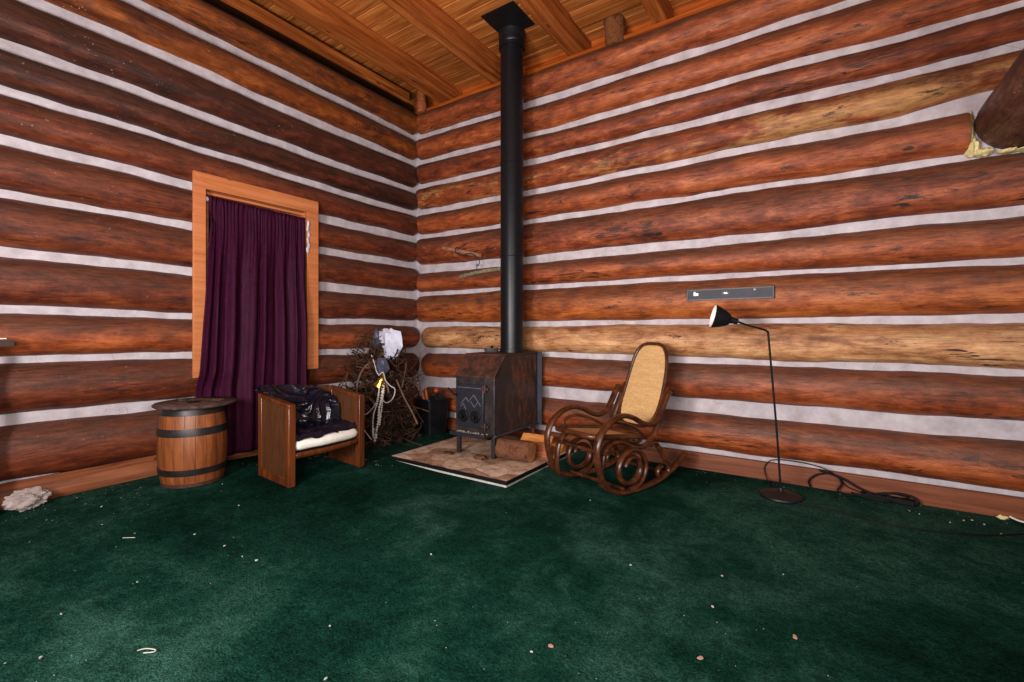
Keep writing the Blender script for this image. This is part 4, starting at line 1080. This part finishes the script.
for i, (x, y) in enumerate(spots):
    L = random.uniform(.0035, .007)
    o = obj('paper_scrap', scrap_mesh(i, L, L * random.uniform(.4, .9)), SCRAP, loc=(x, y, floor_z(x, y) + .004), rotz=random.uniform(0, 3))
    tag(o, 'tiny pale scrap lying loose on the green carpet', 'scrap', 'tiny pale scraps on the carpet')
b = B(); b.tube(spline([(-.03, 0, .008), (-.01, .012, .008), (.025, .01, .008), (.03, 0, .008), (.0, -.008, .008)], 6), .0018, 6); tag(obj('paper_curl', b, SCRAP, loc=(2.0, -3.20, 0), rotz=.5), 'curled white paper strip on the carpet at the lower left', 'strip')
b = B(); b.tube([(-.03, 0, .008), (.03, .002, .008)], .0018, 6); tag(obj('straw_piece', b, SCRAP, loc=(1.0, -2.95, .03), rotz=.6), 'straight thin white stick on the carpet in front of the barrel', 'stick')
for i, (x, y, lab) in enumerate(((3.10, -2.43, 'brown wood chip on the carpet near the photo bottom centre'), (3.53, -2.21, 'brown wood chip on the carpet right of the photo bottom centre'), (3.78, -1.92, 'pinkish wood chip on the carpet at lower right'))):
    tag(obj('wood_chip', scrap_mesh(50 + i, .011, .007), mat_simple('chip_%d' % i, srgb(170, 134, 112), .8), loc=(x, y, .004), rotz=i), lab, 'wood chip')
b = B(); rr = random.Random(5)
def crumb(x, y, s):
    if (abs(x - 2.55) < .5 and abs(y + .75) < .65) or (x < 2.2 and x > .9 and y > -1.3) or (x < .8 and y > -1.35) or (abs(x - .8) < .28 and abs(y + 1.815) < .36) or abs(x - 3.64) < .14 and abs(y + .4) < .14 or (x < .68 and abs(y + 2.4) < .27): return
    z = floor_z(x, y) + .006
    a = rr.uniform(0, 3); c_, s_ = math.cos(a) * s, math.sin(a) * s
    b.add([(x + c_, y + s_, z), (x - s_ * .6, y + c_ * .6, z + s * .3), (x - c_, y - s_, z), (x + s_ * .6, y - c_ * .6, z + s * .2)], [(0, 1, 2, 3)])
for i in range(170): crumb(rr.uniform(.75, 5.4), rr.uniform(-3.6, -.3), rr.uniform(.0015, .004))
for i in range(110): crumb(.12 + abs(rr.gauss(0, .3)), rr.uniform(-3.3, -2.0), rr.uniform(.002, .006))
for i in range(70): crumb(rr.uniform(2.9, 5.0), -.09 - abs(rr.gauss(0, .12)), rr.uniform(.002, .006))
for i in range(90): crumb(rr.uniform(.4, 1.1), rr.uniform(-1.75, -1.2), rr.uniform(.003, .009))
tag(obj('carpet_crumbs', b, SCRAP, smooth=0), 'pale crumbs scattered across the green carpet', 'crumbs', kind='stuff')

# ------------------------------------------------------------------ camera, light
cd = bpy.data.cameras.new('camera'); cam = bpy.data.objects.new('camera', cd); COL.objects.link(cam)
cam.location = (3.8528, -3.7896, 1.07)
cam.rotation_euler = (PI / 2, 0, math.radians(33.805))
cd.sensor_width = 36; cd.lens = 36 * 460 / 1024; cd.shift_y = -11 / 1024
cd.clip_start = .05
SC.camera = cam
def area(name, loc, tgt, e, size, col=(1, 1, 1)):
    l = bpy.data.lights.new(name, 'AREA'); l.energy = e; l.shape = 'DISK'; l.size = size; l.color = col
    o = bpy.data.objects.new(name, l); COL.objects.link(o); o.location = loc
    o.rotation_euler = (Vector(tgt) - Vector(loc)).to_track_quat('-Z', 'Y').to_euler(); return o
area('key_flash', (2.4, -4.7, 1.35), (2.0, -.3, 1.9), 140, .8, (1, .95, .93))
area('fill', (5.2, -4.2, 1.5), (3.0, -.3, 1.9), 75, 1.0, (1, .94, .9))
area('bounce', (3.2, -3.9, 1.0), (2.0, -.9, 3.7), 85, .8, (1, .93, .86))
w = bpy.data.worlds.new('World'); SC.world = w; w.use_nodes = True
w.node_tree.nodes['Background'].inputs[0].default_value = (.85, .85, 1, 1); w.node_tree.nodes['Background'].inputs[1].default_value = .12
SC.view_settings.view_transform = 'Standard'; SC.view_settings.look = 'None'; SC.view_settings.exposure = -.08; SC.view_settings.gamma = .95
